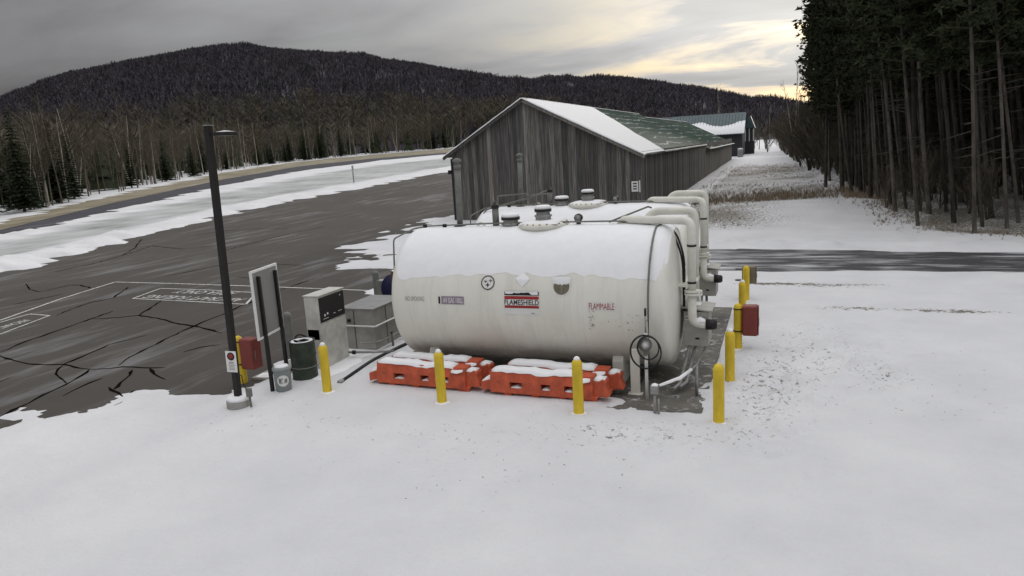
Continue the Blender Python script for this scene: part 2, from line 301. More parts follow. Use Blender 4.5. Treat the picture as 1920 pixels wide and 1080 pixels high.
def text_geo(s, bold=0.0):
    if (s, bold) in _tx: return _tx[(s, bold)]
    cu = bpy.data.curves.new('t', 'FONT'); cu.body = s; cu.align_x = 'CENTER'; cu.align_y = 'CENTER'; cu.size = 1.0; cu.offset = bold; cu.resolution_u = 3
    ob = bpy.data.objects.new('t', cu); COL.objects.link(ob); dg = bpy.context.evaluated_depsgraph_get(); me = bpy.data.meshes.new_from_object(ob.evaluated_get(dg))
    V = [tuple(v.co) for v in me.vertices]; F = [tuple(p.vertices) for p in me.polygons]; bpy.data.objects.remove(ob); bpy.data.curves.remove(cu); bpy.data.meshes.remove(me)
    xs = [v[0] for v in V]; ys = [v[1] for v in V]; cx, cy = (min(xs) + max(xs)) / 2, (min(ys) + max(ys)) / 2; w, h = max(xs) - min(xs), max(ys) - min(ys)
    _tx[(s, bold)] = ([((v[0] - cx) / w, (v[1] - cy) / h) for v in V], F); return _tx[(s, bold)]
def put_text(s, w, h, fn, mb, bold=0.0):        # fn maps (u, v) in metres to a point
    V, F = text_geo(s, bold); return mb.add([fn(u * w, v * h) for u, v in V], F)
# ================================================================== SETTING
def poly_px(pl, off=0.0): return np.array([hit(x, y, off)[:2] for x, y in pl])
def lineX(pl, ext0=None, ext1=None):             # boundary as X(Y)
    P = poly_px(pl); P = P[np.argsort(P[:, 1])]
    d0 = (P[1] - P[0]) / (P[1, 1] - P[0, 1]); d1 = (P[-1] - P[-2]) / (P[-1, 1] - P[-2, 1])
    P = np.vstack([P[0] - d0 * 60, P, P[-1] + np.array([np.clip(d1[0], -0.5, 0.1), 1]) * 300]); return lambda y: np.interp(y, P[:, 1], P[:, 0])
B1 = lineX([(4, 512), (150, 474), (300, 433), (420, 403), (560, 373), (700, 348), (838, 322)])
B2 = lineX([(4, 490), (150, 455), (300, 420), (420, 391), (560, 363), (700, 339), (838, 315)])
B3 = lineX([(4, 456), (200, 409), (420, 362), (560, 333), (700, 311), (838, 297)])
B4 = lineX([(4, 445), (200, 398), (420, 349), (560, 322), (700, 303), (838, 291)])
B5 = lineX([(4, 430), (200, 383), (420, 336), (560, 312), (700, 297), (838, 286)])
B6 = lineX([(4, 416), (200, 370), (420, 324), (560, 303), (700, 290), (838, 279)])
def edge_dist(X, Y, poly):
    """signed distance, positive inside"""
    P = np.asarray(poly, float); Q = np.roll(P, -1, 0); d = np.full(X.shape, 1e9); ins = np.zeros(X.shape, bool)
    for (ax, ay), (bx, by) in zip(P, Q):
        ex, ey = bx - ax, by - ay; t = np.clip(((X - ax) * ex + (Y - ay) * ey) / (ex * ex + ey * ey + 1e-12), 0, 1)
        d = np.minimum(d, np.hypot(X - ax - t * ex, Y - ay - t * ey))
        c = ((ay > Y) != (by > Y)); ins ^= c & (X < ax + (Y - ay) * ex / (ey + (1e-12 if ey >= 0 else -1e-12)))
    return np.where(ins, d, -d)
front = poly_px([(0, 800), (25, 778), (150, 772), (215, 758), (250, 742), (330, 724), (348, 742), (400, 748), (432, 742), (470, 722), (505, 704), (538, 694)])
ys_ = np.arange(20, 340, 10.0)
apron_poly = [(-40, 4)] + [tuple(p) for p in front] + [(-11.55, 13.6), (-11.5, 17.4), (-10.2, 18.5), (-11.5, 21), (-14.0, 24.0), (-16.5, 27.5), (-19.0, 30.5), (-20.8, 33.5), (-22.0, 40), (-22.9, 47), (-22.9, 330)] + [(float(B1(y)), float(y)) for y in ys_[::-1]] + [(-60, 4)]
road_poly = [(-11, 28.0), (-8, 27.3), (8, 27.1), (60, 24.5), (60, 30.0), (8, 31.2), (-3, 32.6), (-11, 32.0)]
pad_bare = [(-2.75, 12.45), (-1.27, 12.45), (-1.27, 20.9), (-8.4, 20.9), (-8.4, 13.9), (-3.6, 13.8), (-3.2, 13.3)]
runway_poly = [(float(B4(y)), float(y)) for y in np.arange(10, 340, 8.0)] + [(float(B6(y)), float(y)) for y in np.arange(10, 340, 8.0)[::-1]]
def seg(*p):
    out = []
    for a, b, st in p: out.append(np.arange(a, b, st))
    return np.concatenate(out)
xs = np.concatenate([-np.geomspace(46, 420, 60)[::-1], seg((-45, -19, 0.4), (-19, -12.6, 0.16), (-12.6, 1.0, 0.085), (1.0, 6, 0.15), (6, 14, 0.3), (14, 40, 0.7)), np.geomspace(40, 260, 30)])
ys = np.concatenate([seg((-40, 4, 2.0), (4, 9.5, 0.14), (9.5, 21.4, 0.085), (21.4, 35, 0.17), (35, 62, 0.35), (62, 110, 0.8)), np.geomspace(110, 420, 70)])
X, Y = np.meshgrid(xs, ys)
T0 = TER(X, Y)
d_ap = edge_dist(X, Y, apron_poly) + fbm(X, Y, 0.8, 4, vn2) * 1.0 + fbm(X, Y, 3.1, 3, vn3) * 0.28
d_ap = d_ap + np.where(X < -26, fbm(X, Y, 0.45, 4, vn1) * 2.6, 0)
nr = np.exp(-((edge_dist(X, Y, [(-10.2, 18.5), (-16.5, 27.5), (-20.8, 33.5), (-22.9, 47), (-10, 47)])) / 4.5) ** 2) * sst(20, 25, Y)
uu, vv = 0.936 * X + 0.347 * Y, -0.347 * X + 0.936 * Y
d_ap = d_ap + nr * (4.6 * fbm(uu * 0.30, vv * 1.1, 1.0, 5, vn3) + 2.4 * fbm(X, Y, 0.9, 4, vn1) - 1.3)
d_rd = edge_dist(X, Y, road_poly) + fbm(X * 0.3, Y, 1.2, 4, vn2) * 0.9
d_pd = edge_dist(X, Y, pad_bare) + fbm(X, Y, 2.0, 4, vn3) * 0.22 + np.where((Y < 14.2) & (X > -3.2), fbm(X, Y, 2.2, 4, vn1) * 0.9 - 0.10, 0) - np.where((X < -3.2) & (Y < 14.3), 0.25, 0)
d_rw = np.minimum(edge_dist(X, Y, runway_poly), 6) + fbm(X, Y, 0.35, 3, vn1) * 2.2
bare = np.maximum.reduce([d_ap, d_rd, d_pd, d_rw])
H = 0.055 * sst(0.0, 0.7, -bare) - 0.07 * sst(-0.02, 0.25, bare)
H = H + (fbm(X, Y, 0.22, 4, vn1) * 0.06 + fbm(X, Y, 1.3, 4, vn2) * 0.026 + fbm(X, Y, 5.0, 2, vn3) * 0.006) * sst(0.05, 0.8, -bare)
# ploughed ridges beside the apron, the taxi strip and the road
b1, b2, b3, b4 = B1(Y), B2(Y), B3(Y), B4(Y)
farL = (X < -24) & (Y > 10)
lump = np.clip(0.5 + 1.6 * fbm(X, Y, 0.33, 4, vn3), 0, 1.6)
H += np.where(farL, 0.42 * np.exp(-((X - (b1 + b2) / 2) / np.maximum(0.4 * np.abs(b1 - b2), 0.8)) ** 2) * lump, 0) * sst(0.0, 0.8, -bare)
H += np.where(farL, 0.40 * np.exp(-((X - (b3 + b4) / 2) / np.maximum(0.45 * np.abs(b3 - b4), 1.0)) ** 2) * lump, 0) * sst(0.0, 1.0, -bare)
H += np.where(X > -6, 0.16 * np.exp(-((Y - (34.0 - 0.15 * (X + 3))) / 0.9) ** 2) * np.clip(0.4 + 2 * fbm(X, Y, 1.1, 4, vn2), 0, 1.3), 0)
rough = np.clip(np.exp(-((X - 1.4) / 1.6) ** 2 - ((Y - 16.5) / 3.2) ** 2) + 0.7 * np.exp(-((X + 0.1) / 0.9) ** 2 - ((Y - 13.0) / 2.2) ** 2) + 0.6 * np.exp(-((X + 1.8) / 1.6) ** 2 - ((Y - 11.2) / 0.8) ** 2), 0, 1)
H += rough * (0.30 * np.clip(fbm(X, Y, 3.4, 3, vn3), -0.1, 0.4) + 0.10 * fbm(X, Y, 6.0, 2, vn2)) * sst(0.05, 0.5, -bare)
for yt in (23.3, 24.9, 25.7): H -= 0.035 * np.exp(-((Y - yt - 0.25 * fbm(X, 0 * X + yt, 0.12, 2) - 0.02 * X) / 0.16) ** 2) * sst(-4, 0, X) * (0.5 + np.clip(fbm(X * 0.5, Y, 1.0, 3, vn2) + 0.3, 0, 1))
pack = np.where(farL, sst(0, 1.5, b2 - X) * sst(0, 1.5, X - b3), 0) * (0.75 + 0.5 * fbm(X, Y, 0.3, 3))
thin = np.zeros_like(X)
fld = sst(-7.8, -6, X) * sst(5.5, 3, X + np.clip(Y - 60, 0, 60) * 0.02) * sst(35, 41, Y) * sst(118, 105, Y)
thin += fld * (0.62 + 0.25 * fbm(X, Y, 0.25, 3) + 0.10 * np.exp(-((Y - 58) / 4) ** 2) + 0.18 * sst(1, -5, X) * sst(52, 44, Y) - 0.45 * np.exp(-((X - 3) / 4.0) ** 2 - ((Y - 42) / 7) ** 2)) * sst(0.2, 1.2, X + 7.0)
thin += 0.44 * np.clip(0.7 * np.exp(-((X - 2.1) / 0.9) ** 2 - ((Y - 15.0) / 1.0) ** 2) + np.exp(-((X + 0.2) / 1.0) ** 2 - ((Y - 13.6) / 2.6) ** 2) + 0.8 * np.exp(-((X - 0.8) / 1.6) ** 2 - ((Y - 17.5) / 3.0) ** 2) + 0.9 * np.exp(-((X + 2.2) / 1.9) ** 2 - ((Y - 11.3) / 0.8) ** 2) + 0.55 * np.exp(-((X + 5.5) / 2.4) ** 2 - ((Y - 10.6) / 0.9) ** 2) + 0.55 * np.exp(-((X + 9.2) / 1.6) ** 2 - ((Y - 10.7) / 0.8) ** 2), 0, 1)
thin += np.clip(0.60 * np.exp(-((Y - 24.6 + 0.05 * X) / 0.9) ** 2) * sst(-3, 0, X) * (0.75 + 1.4 * fbm(X * 0.22, Y * 1.6, 0.9, 4)) + 0.42 * np.exp(-((Y - 21.2 + 0.06 * X) / 0.35) ** 2) * sst(-1, 0.5, X) * (0.7 + 1.6 * fbm(X * 0.7, Y, 0.9, 3, vn2)), 0, 1)
RE = np.interp(Y, [30, 35, 37, 42, 50, 60, 70, 85, 110, 160], [16, 9.5, 6.0, 5.2, 4.9, 4.9, 5.0, 5.4, 5.2, 3.0])
thin += (0.70 + 0.3 * fbm(X, Y, 0.5, 3)) * sst(-0.6, 1.2, X - RE) * sst(33, 37, Y) + 0.35 * np.where(farL, sst(0, 4, B6(Y) - X), 0)
Z = T0 + H
nx, ny = len(xs), len(ys); idx = np.arange(nx * ny).reshape(ny, nx)
Fq = np.stack([idx[:-1, :-1], idx[:-1, 1:], idx[1:, 1:], idx[1:, :-1]], -1).reshape(-1, 4)
me = npmesh('snow_ground', np.stack([X, Y, Z], -1).reshape(-1, 3), Fq, True)
for nme, arr in (('thin', np.clip(thin, 0, 1)), ('pack', np.clip(pack, 0, 1))):
    a = me.attributes.new(nme, 'FLOAT', 'POINT'); a.data.foreach_set('value', arr.astype(np.float32).ravel())
struct(link('snow_ground', me, 'snowfield'))
def snow_z(x, y):
    i = min(max(int(np.searchsorted(xs, x)) - 1, 0), nx - 2); j = min(max(int(np.searchsorted(ys, y)) - 1, 0), ny - 2)
    u = (x - xs[i]) / (xs[i + 1] - xs[i]); v = (y - ys[j]) / (ys[j + 1] - ys[j])
    return float((Z[j, i] * (1 - u) + Z[j, i + 1] * u) * (1 - v) + (Z[j + 1, i] * (1 - u) + Z[j + 1, i + 1] * u) * v)
def surf_z(x, y): return max(snow_z(x, y), float(TER(x, y)))
def grid(name, fx, ulist, vlist, mat, off):       # sheet that follows the terrain
    U_, V_ = np.meshgrid(ulist, vlist); XX, YY = fx(U_, V_); ZZ = TER(XX, YY) + off; n, m = len(ulist), len(vlist); id_ = np.arange(n * m).reshape(m, n)
    F_ = np.stack([id_[:-1, :-1], id_[:-1, 1:], id_[1:, 1:], id_[1:, :-1]], -1).reshape(-1, 4); return link(name, npmesh(name, np.stack([XX, YY, ZZ], -1).reshape(-1, 3), F_, True), mat)
vl = np.concatenate([np.arange(2, 120, 1.0), np.geomspace(120, 400, 60)])
apron = struct(grid('apron', lambda u, v: ((B1(v) - 2) * (1 - u) + u * np.where(v < 33.5, -9.0, -20.0), v), np.linspace(0, 1, 60), vl, 'asphalt', 0.0))
struct(grid('runway', lambda u, v: ((B5(v)) * (1 - u) + u * (B4(v) + 2), v), np.linspace(0, 1, 14), vl, 'runway', 0.0))
struct(grid('dry_grass_verge', lambda u, v: ((B6(v) - 4) * (1 - u) + u * (B5(v)), v), np.linspace(0, 1, 14), vl, 'tan', 0.004))
struct(grid('road', lambda u, v: (-8.9 + u * 72, 26.0 + v * 8.5 - u * 2.5), np.linspace(0, 1, 90), np.linspace(0, 1, 16), 'road', 0.004))
struct(MB().bb(-9.25, -1.27, 12.45, 21.0, -0.4, 0.014).build('concrete_pad', 'concrete', bevel=0.01))
g_ = np.concatenate([-np.geomspace(60, 5000, 40)[::-1], np.linspace(-55, 55, 45), np.geomspace(60, 5000, 40)]); GX, GY = np.meshgrid(g_, g_); id_ = np.arange(len(g_) ** 2).reshape(len(g_), len(g_))
GZ = np.minimum(TER(np.clip(GX, -420, 260), np.clip(GY, -40, 420)), 30) - 0.5
struct(link('ground', npmesh('ground', np.stack([GX, GY, GZ], -1).reshape(-1, 3), np.stack([id_[:-1, :-1], id_[:-1, 1:], id_[1:, 1:], id_[1:, :-1]], -1).reshape(-1, 4), True), 'soil'))
# ---- cracks and painted marks on the apron
def ribbon(P, w, off):
    P = [Vector(p) for p in P]; mb = MB(); vs = []
    for i, p in enumerate(P):
        d = P[min(i + 1, len(P) - 1)] - P[max(i - 1, 0)]; d.z = 0; d.normalize(); nrm = Vector((-d.y, d.x, 0)); ww = w[i] if isinstance(w, list) else w
        for s_ in (-1, 1): q = p + nrm * ww * s_ / 2; vs.append((q.x, q.y, float(TER(q.x, q.y)) + off))
    return mb.add(vs, [(2 * i, 2 * i + 1, 2 * i + 3, 2 * i + 2) for i in range(len(P) - 1)])
def densify(P, st, jit):
    out = []
    for a, b in zip(P[:-1], P[1:]):
        n = max(1, int(np.hypot(*(b - a)[:2]) / st))
        for i in range(n): q = a + (b - a) * i / n; out.append(q + (np.array([random.uniform(-jit, jit), random.uniform(-jit, jit), 0]) if i else 0))
    return out + [P[-1]]
zc = lambda l: [(x / 2.454, 400 + y / 2.454) for x, y in l]
cracks = [[(0, 655), (75, 680), (130, 693), (200, 697), (290, 695), (350, 710), (420, 718), (500, 715), (560, 707), (690, 712), (760, 710)], [(0, 940), (60, 905), (130, 875), (200, 835), (300, 790), (370, 750), (410, 720)], [(290, 695), (400, 650), (500, 605), (600, 580), (680, 560)],
 [(545, 700), (600, 660), (680, 620), (780, 570), (880, 525), (960, 490), (1040, 460), (1100, 430), (1178, 400), (1300, 350), (1420, 310)], [(0, 640), (120, 590), (250, 545), (420, 485), (520, 450)], [(420, 487), (540, 480), (640, 470), (740, 487), (830, 510), (900, 520), (960, 535), (1020, 552)], [(640, 470), (700, 430), (745, 400)],
 [(290, 840), (380, 795), (470, 760)], [(610, 720), (580, 760), (540, 800), (525, 810)], [(500, 800), (560, 840), (580, 850), (615, 815)], [(505, 895), (570, 865)], [(690, 715), (710, 740), (760, 765)], [(290, 700), (260, 730), (280, 760), (305, 782)], [(120, 325), (135, 350), (190, 362), (260, 345), (320, 330), (370, 330), (420, 345)], [(260, 470), (330, 440), (420, 410), (520, 390), (590, 340)], [(0, 775), (60, 750)],
 [(900, 100), (1040, 80), (1180, 72), (1330, 68)], [(1180, 250), (1290, 236), (1400, 240)], [(1090, 292), (1130, 297), (1178, 310)], [(250, 270), (420, 235), (560, 195), (700, 150)], [(700, 150), (840, 165), (980, 150)], [(560, 195), (620, 160), (650, 120)], [(1000, 180), (1150, 140), (1350, 90), (1500, 60)], [(760, 290), (900, 262), (1010, 240), (1150, 215)], [(60, 420), (180, 395), (300, 370)], [(840, 640), (930, 615), (1010, 605)]]
for c in cracks:
    P = densify([hit(x, y) for x, y in zc(c)], 0.25, 0.035); n = len(P)
    w = [random.uniform(0.03, 0.115) * (0.35 if i in (0, n - 1) else 1) for i in range(n)]
    ribbon(P, w, 0.006).build('crack', 'tar', apron, fix=False)
def painted(pl, w=0.11): ribbon(densify([hit(x, y) for x, y in pl], 1.0, 0.0), w, 0.009).build('painted_line', 'line', apron, fix=False)
painted([(0, 601), (110, 562), (216, 529)]); painted([(216, 529), (330, 532), (480, 537), (690, 545)])
painted([(301, 541), (390, 544), (481, 549)], 0.09); painted([(301, 541), (249, 560)], 0.09); painted([(249, 560), (350, 565), (461, 571)], 0.09); painted([(461, 571), (481, 549)], 0.09)
painted([(0, 605), (55, 589)], 0.08); painted([(55, 589), (93, 592)], 0.08); painted([(93, 592), (0, 627)], 0.08)
def ground_text(s, px0, px1, hgt, mb):             # reads from px0 to px1 on the ground, its top towards the camera
    a, b = hit(*px0), hit(*px1); d = (b - a)[:2]; L = np.linalg.norm(d); d /= L; n = np.array([-d[1], d[0]]); c = (a + b)[:2] / 2
    def fn(u, v): q = c + d * u + n * v; return (q[0], q[1], float(TER(*q)) + 0.009)
    put_text(s, L, hgt, fn, mb, 0.012)
mb = MB(); ground_text('AIRCRAFT FUELING', (455, 563), (275, 556), 0.55, mb); ground_text('AREA ONLY', (442, 551), (330, 547), 0.55, mb); mb.build('painted_letters', 'line', apron, fix=False)
mb = MB(); ground_text('AIRCRAFT FUELING', (53, 600), (-60, 633), 0.4, mb); mb.build('painted_letters', 'line', apron, fix=False)
# ---- the hills
prof = [(-700, 250), (-350, 225), (-150, 205), (0, 176), (60, 153), (130, 128), (250, 103), (340, 88), (450, 82), (520, 87), (600, 93), (700, 107), (780, 117), (870, 133), (960, 144), (1040, 149), (1060, 147), (1120, 144), (1180, 148), (1260, 160), (1330, 167), (1400, 180), (1500, 190), (1700, 200), (2000, 205), (2400, 215)]
az, el = [], []
for x, y in prof: d = ray(x, y); az.append(math.atan2(d[0], d[1])); el.append(d[2] / math.hypot(d[0], d[1]))
az, el = np.array(az), np.array(el)
def hillz(a, r):
    e = np.interp(a, az, el); D = np.interp(a, [az[0], az[8], az[15], az[-1]], [900, 1250, 1650, 1700]) * (1 + 0.05 * fbm(a * 9, 0 * a, 1.0, 3)); r0 = 300
    zr = CH + e * D - 14; t = (r - r0) / (D - r0); up = np.clip(t, 0, 1); z0 = TER(np.clip(np.sin(a) * r0, -400, 200), np.clip(np.cos(a) * r0, -40, 400))
    z = z0 + (zr - z0) * (0.62 * up + 0.38 * np.sin(up * math.pi / 2)) + up * (1 - up) * 60 * fbm(a * 14, r * 0.004, 1.0, 4)
    return np.where(t > 1, zr - (t - 1) * 400, z) - np.where(t < 0, 3, 0)
aa = np.linspace(az[0], az[-1], 260); rr = np.concatenate([np.linspace(280, 1700, 90), [1900]]); A_, R_ = np.meshgrid(aa, rr); HZ = hillz(A_, R_)
id_ = np.arange(A_.size).reshape(A_.shape); struct(link('hill', npmesh('hill', np.stack([np.sin(A_) * R_, np.cos(A_) * R_, HZ], -1).reshape(-1, 3), np.stack([id_[:-1, :-1], id_[:-1, 1:], id_[1:, 1:], id_[1:, :-1]], -1).reshape(-1, 4), True), 'hill'))
def scatter(name, tv, tf, P, S, Hs, mat):         # many copies of one small template merged (far wood)
    tv = np.asarray(tv, float); tf = np.asarray(tf); n = len(P); an = RNG.random(n) * 6.28; c, s = np.cos(an)[:, None], np.sin(an)[:, None]
    x = tv[None, :, 0] * S[:, None]; y = tv[None, :, 1] * S[:, None]; V = np.stack([x * c - y * s + P[:, 0:1], x * s + y * c + P[:, 1:2], tv[None, :, 2] * Hs[:, None] + P[:, 2:3]], -1).reshape(-1, 3)
    Ff = (tf[None] + (np.arange(n) * len(tv))[:, None, None]).reshape(-1, tf.shape[1]); return stuff(link(name, npmesh(name, V, Ff), mat))
fir_v, fir_f = [], []
for z0, z1, r in ((0.05, 0.55, 1.0), (0.35, 0.8, 0.72), (0.62, 1.0, 0.42)):
    b = len(fir_v); fir_v += [(r * math.cos(j * 1.2566), r * math.sin(j * 1.2566), z0 + 0.03 * (j % 2)) for j in range(5)] + [(0, 0, z1)]; fir_f += [(b + j, b + (j + 1) % 5, b + 5) for j in range(5)]
def bare_template(nb, seed, wid=0.035):
    r = random.Random(seed); v, f = [], []
    def sliver(a, b, w):
        q = len(v); an = r.random() * 3.14; dx, dy = math.cos(an) * w, math.sin(an) * w; v.extend([(a[0] - dx, a[1] - dy, a[2]), (a[0] + dx, a[1] + dy, a[2]), b]); f.append((q, q + 1, q + 2))
    sliver((0, 0, 0), (0, 0, 0.95), wid * 1.6)
    for i in range(nb):
        h = 0.25 + 0.6 * r.random(); an = r.random() * 6.28; ln = (0.35 + 0.5 * r.random()) * (1.1 - h); sliver((0, 0, h), (math.cos(an) * ln * 2.2, math.sin(an) * ln * 2.2, min(1.0, h + ln)), wid)
    return v, f
def hill_pts(n, lo, hi, amin=None, amax=None, dens=None):
    a = RNG.uniform(amin if amin else az[2], amax if amax else az[-3], n); r = 300 + (lo + (hi - lo) * RNG.random(n) ** 0.75) * (np.interp(a, [az[0], az[8], az[15], az[-1]], [900, 1250, 1650, 1700]) - 300)
    z = hillz(a, r); P = np.stack([np.sin(a) * r, np.cos(a) * r, z - 0.5], -1)
    if dens is not None: P = P[RNG.random(n) < dens(a, r)]
    return P
cl = lambda a, r: np.clip(0.5 + 2.6 * fbm(a * 22, r * 0.006, 1.0, 4, vn2), 0.03, 1)
P = np.vstack([hill_pts(24000, 0.0, 1.0, dens=lambda a, r: cl(a, r) * (0.25 + 0.75 * sst(850, 1150, r))), hill_pts(9000, 0.93, 1.0)])
scatter('hill_conifers', fir_v, fir_f, P, RNG.uniform(1.4, 2.6, len(P)), RNG.uniform(6, 11, len(P)), 'hillfir')
for sd in (1, 2):
    P = hill_pts(22000, 0.0, 0.96); v_, f_ = bare_template(7, sd, 0.13); scatter('hill_hardwoods', v_, f_, P, RNG.uniform(2.0, 3.8, len(P)), RNG.uniform(6, 10, len(P)), 'hillwood')
# ================================================================== FUEL TANKS
TR, TZ, TH = 1.46, 1.68, 3.18
def snow_strip(name, parent, path, w, t, seed=0, mat='snow', n=7):
    """irregular rounded snow along a path of points (top of a thing)"""
    r = random.Random(seed); P = [Vector(p) for p in path]; vs = []; fs = []
    for i, p in enumerate(P):
        d = (P[min(i + 1, len(P) - 1)] - P[max(i - 1, 0)]); d.z = 0; d.normalize(); s_ = Vector((-d.y, d.x, 0)); e = 0.35 if i in (0, len(P) - 1) else 1.0
        ww = w * (0.94 + 0.12 * r.random()); tt = t * (0.75 + 0.5 * r.random()) * e
        for j in range(n): a = math.pi * j / (n - 1); vs.append(p + s_ * ww / 2 * math.cos(a) + Vector((0, 0, tt * math.sin(a) ** 0.6 - (0.012 + 0.02 * r.random() if j in (0, n - 1) else 0))))
    for i in range(len(P) - 1):
        for j in range(n - 1): fs.append((i * n + j, i * n + j + 1, (i + 1) * n + j + 1, (i + 1) * n + j))
    fs += [tuple(range(n)), tuple((len(P) - 1) * n + j for j in range(n))]
    return MB().add(vs, fs, True).build(name, mat, parent)
def on_tank(x, phi, off=0.0): return (x, -(TR + off) * math.cos(phi), TZ + (TR + off) * math.sin(phi))
def make_tank(label, loc, first):
    t = thing('fuel_tank', label, 'tank', loc, group='white cylindrical fuel tanks on the pad')
    pr = [(0, -2.83), (0.5, -2.82), (0.95, -2.785), (1.25, -2.74), (1.38, -2.70), (1.44, -2.64)] + [(TR, q) for q in (-2.56, -2.3, -1.6, -0.5, 0.6, 1.6, 2.6, 3.10)] + [(1.44, 3.18), (1.38, 3.24), (1.25, 3.28), (0.95, 3.33), (0.5, 3.37), (0, 3.38)]
    sh = MB().lathe(pr, (0, 0, TZ), 72, 'x').build('shell', 'tank', t, fix=True)
    for x in (-2.05, 1.62): MB().lathe([(TR - 0.01, x - 0.012), (TR + 0.004, x - 0.006), (TR + 0.004, x + 0.006), (TR - 0.01, x + 0.012)], (0, 0, TZ), 72, 'x').build('weld_seam', 'tank', sh)
    for x in (-1.95, 2.2):
        sd = [(-1.05, 0), (1.05, 0), (1.05, 0.5)] + [(-(TR - 0.02) * math.cos(a), TZ - (TR - 0.02) * math.sin(a)) for a in np.linspace(math.pi - 0.82, 0.82, 13)] + [(-1.05, 0.5)]
        MB().prism([(a, b) for a, b in sd], x - 0.11, x + 0.11, 'x').build('saddle', 'cream', t, bevel=0.01)
    # snow over the crown, its lower rim uneven
    nx_, nph = 120, 30; vs = []; fs = []
    for i in range(nx_ + 1):
        x = -2.70 + 5.94 * i / nx_; en = float(sst(0, 0.22, min(x + 2.70, 3.24 - x)))
        p0 = math.radians((25.0 if first else 33) + float(6 * fbm(x, 3.3 + loc[1], 0.9, 4, vn2)) + float(3 * fbm(x, 1.3, 5, 2, vn3)) + 14 * (1 - en)); p1 = math.pi - math.radians(30)
        rr_ = float(np.interp(x, [-2.70, -2.64, -2.56, 3.10, 3.18, 3.24], [1.38, 1.44, TR, TR, 1.44, 1.38]))
        for j in range(nph + 1):
            u = j / nph; ph = p0 + (p1 - p0) * u; th = (0.055 * min(1, 4 * min(u, 1 - u)) ** 1.1 + 0.006 * float(fbm(x, ph * 2, 1.2, 2, vn1))) * (0.25 + 0.75 * en) * min(1, 16 * min(u, 1 - u)) + 0.003
            vs.append((x, -(rr_ + th) * math.cos(ph), TZ + (rr_ + th) * math.sin(ph)))
    for i in range(nx_):
        for j in range(nph): a = i * (nph + 1) + j; fs.append((a, a + 1, a + nph + 2, a + nph + 1))
    MB().add(vs, fs, True).build('snow_cover', 'snow', t)
    top = TZ + TR
    # crown fittings: manway dish, two emergency vents, tall vent pipe, riser, gauge, lifting eyes
    mw = MB().lathe([(0.10, top - 0.25), (0.50, top - 0.02), (0.56, top + 0.03), (0.56, top + 0.09), (0.46, top + 0.125), (0, top + 0.14)], (0.43, 0, 0), 36).build('manway', 'cream', t)
    for j in range(22): a = 2 * math.pi * j / 22; MB().lathe([(0.022, top + 0.06), (0.022, top + 0.115), (0, top + 0.12)], (0.43 + 0.515 * math.cos(a), 0.515 * math.sin(a), 0), 6, smooth=False).build('bolt', 'rust', mw)
    snow_strip('snow_cap', mw, [(0.43 - 0.42, 0, top + 0.125), (0.43 - 0.2, 0, top + 0.13), (0.43 + 0.2, 0, top + 0.13), (0.43 + 0.42, 0, top + 0.125)], 0.85, 0.05, 3)
    for cx, b0, r in ((0.43, 0.14, 0.17), (-0.33, -0.02, 0.19)):
        vt = MB().lathe([(r, top + b0), (r, top + b0 + 0.10), (r * 1.12, top + b0 + 0.10), (r * 1.12, top + b0 + 0.135), (r * 0.9, top + b0 + 0.135), (r * 0.85, top + b0 + 0.19), (r * 1.08, top + b0 + 0.20), (r * 1.08, top + b0 + 0.27), (r * 0.7, top + b0 + 0.285), (0, top + b0 + 0.29)], (cx, -0.02, 0), 24, smooth=False).build('emergency_vent', 'galv', t, bevel=0.004)
        MB().lathe([(r * 1.09, top + b0 + 0.205), (r * 1.10, top + b0 + 0.265)], (cx, -0.02, 0), 24).build('vent_screen', 'black', vt)
        MB().lathe([(r * 1.05, top + b0 + 0.272), (r * 1.02, top + b0 + 0.32), (r * 0.8, top + b0 + 0.34), (0, top + b0 + 0.345)], (cx, -0.02, 0), 20).build('snow_cap', 'snow', vt)
    vp = MB().tube([(-1.58, 0.02, top - 0.05), (-1.55, 0.02, top + 1.38)], 0.07, 14).build('vent_pipe', 'dgalv', t)
    MB().lathe([(0.15, top), (0.15, top + 0.06), (0.08, top + 0.08)], (-1.58, 0.02, 0), 14).build('base_flange', 'black', vp)
    MB().lathe([(0.082, top + 1.34), (0.082, top + 1.42), (0.05, top + 1.43), (0.05, top + 1.48), (0.10, top + 1.50), (0.10, top + 1.54), (0.02, top + 1.58)], (-1.55, 0.02, 0), 14).build('vent_cap', 'dgalv', vp)
    rs = MB().tube([(-0.68, -0.02, top - 0.05), (-0.68, -0.02, top + 0.47)], 0.075, 14).build('gauge_riser', 'dgalv', t); MB().lathe([(0.085, top + 0.44), (0.09, top + 0.5), (0.05, top + 0.53), (0.02, top + 0.6)], (-0.68, -0.02, 0), 12).build('riser_cap', 'black', rs)
    gg = MB().tube([(1.21, 0, top), (1.21, 0, top + 0.1)], 0.05, 10).build('gauge_stem', 'black', t); MB().lathe([(0.0, -0.05), (0.085, -0.05), (0.09, 0.04), (0.06, 0.05), (0, 0.05)], (1.21, 0, top + 0.19), 20, 'y').build('gauge_dial', 'black', gg); MB().lathe([(0.0, -0.056), (0.07, -0.055)], (1.21, 0, top + 0.19), 20, 'y').build('dial_face', 'galv', gg)
    for x in (-1.05, 2.15):
        ey = MB(); ey.tube([(x + 0.085 * math.cos(a), 0, top + 0.03 + 0.095 * math.sin(a)) for a in np.linspace(0, math.pi, 9)], 0.028, 8); ey.build('lifting_eye', 'cream', t)
    # two cream fill and suction lines over the right-hand head
    pA = bend([(2.15, -0.02, top - 0.1), (2.15, -0.02, top + 0.14), (3.62, -0.50, top + 0.14), (3.62, -0.50, 1.80)], 0.17); pa = MB().tube(pA, 0.082, 16).build('fill_pipe', 'cream', t)
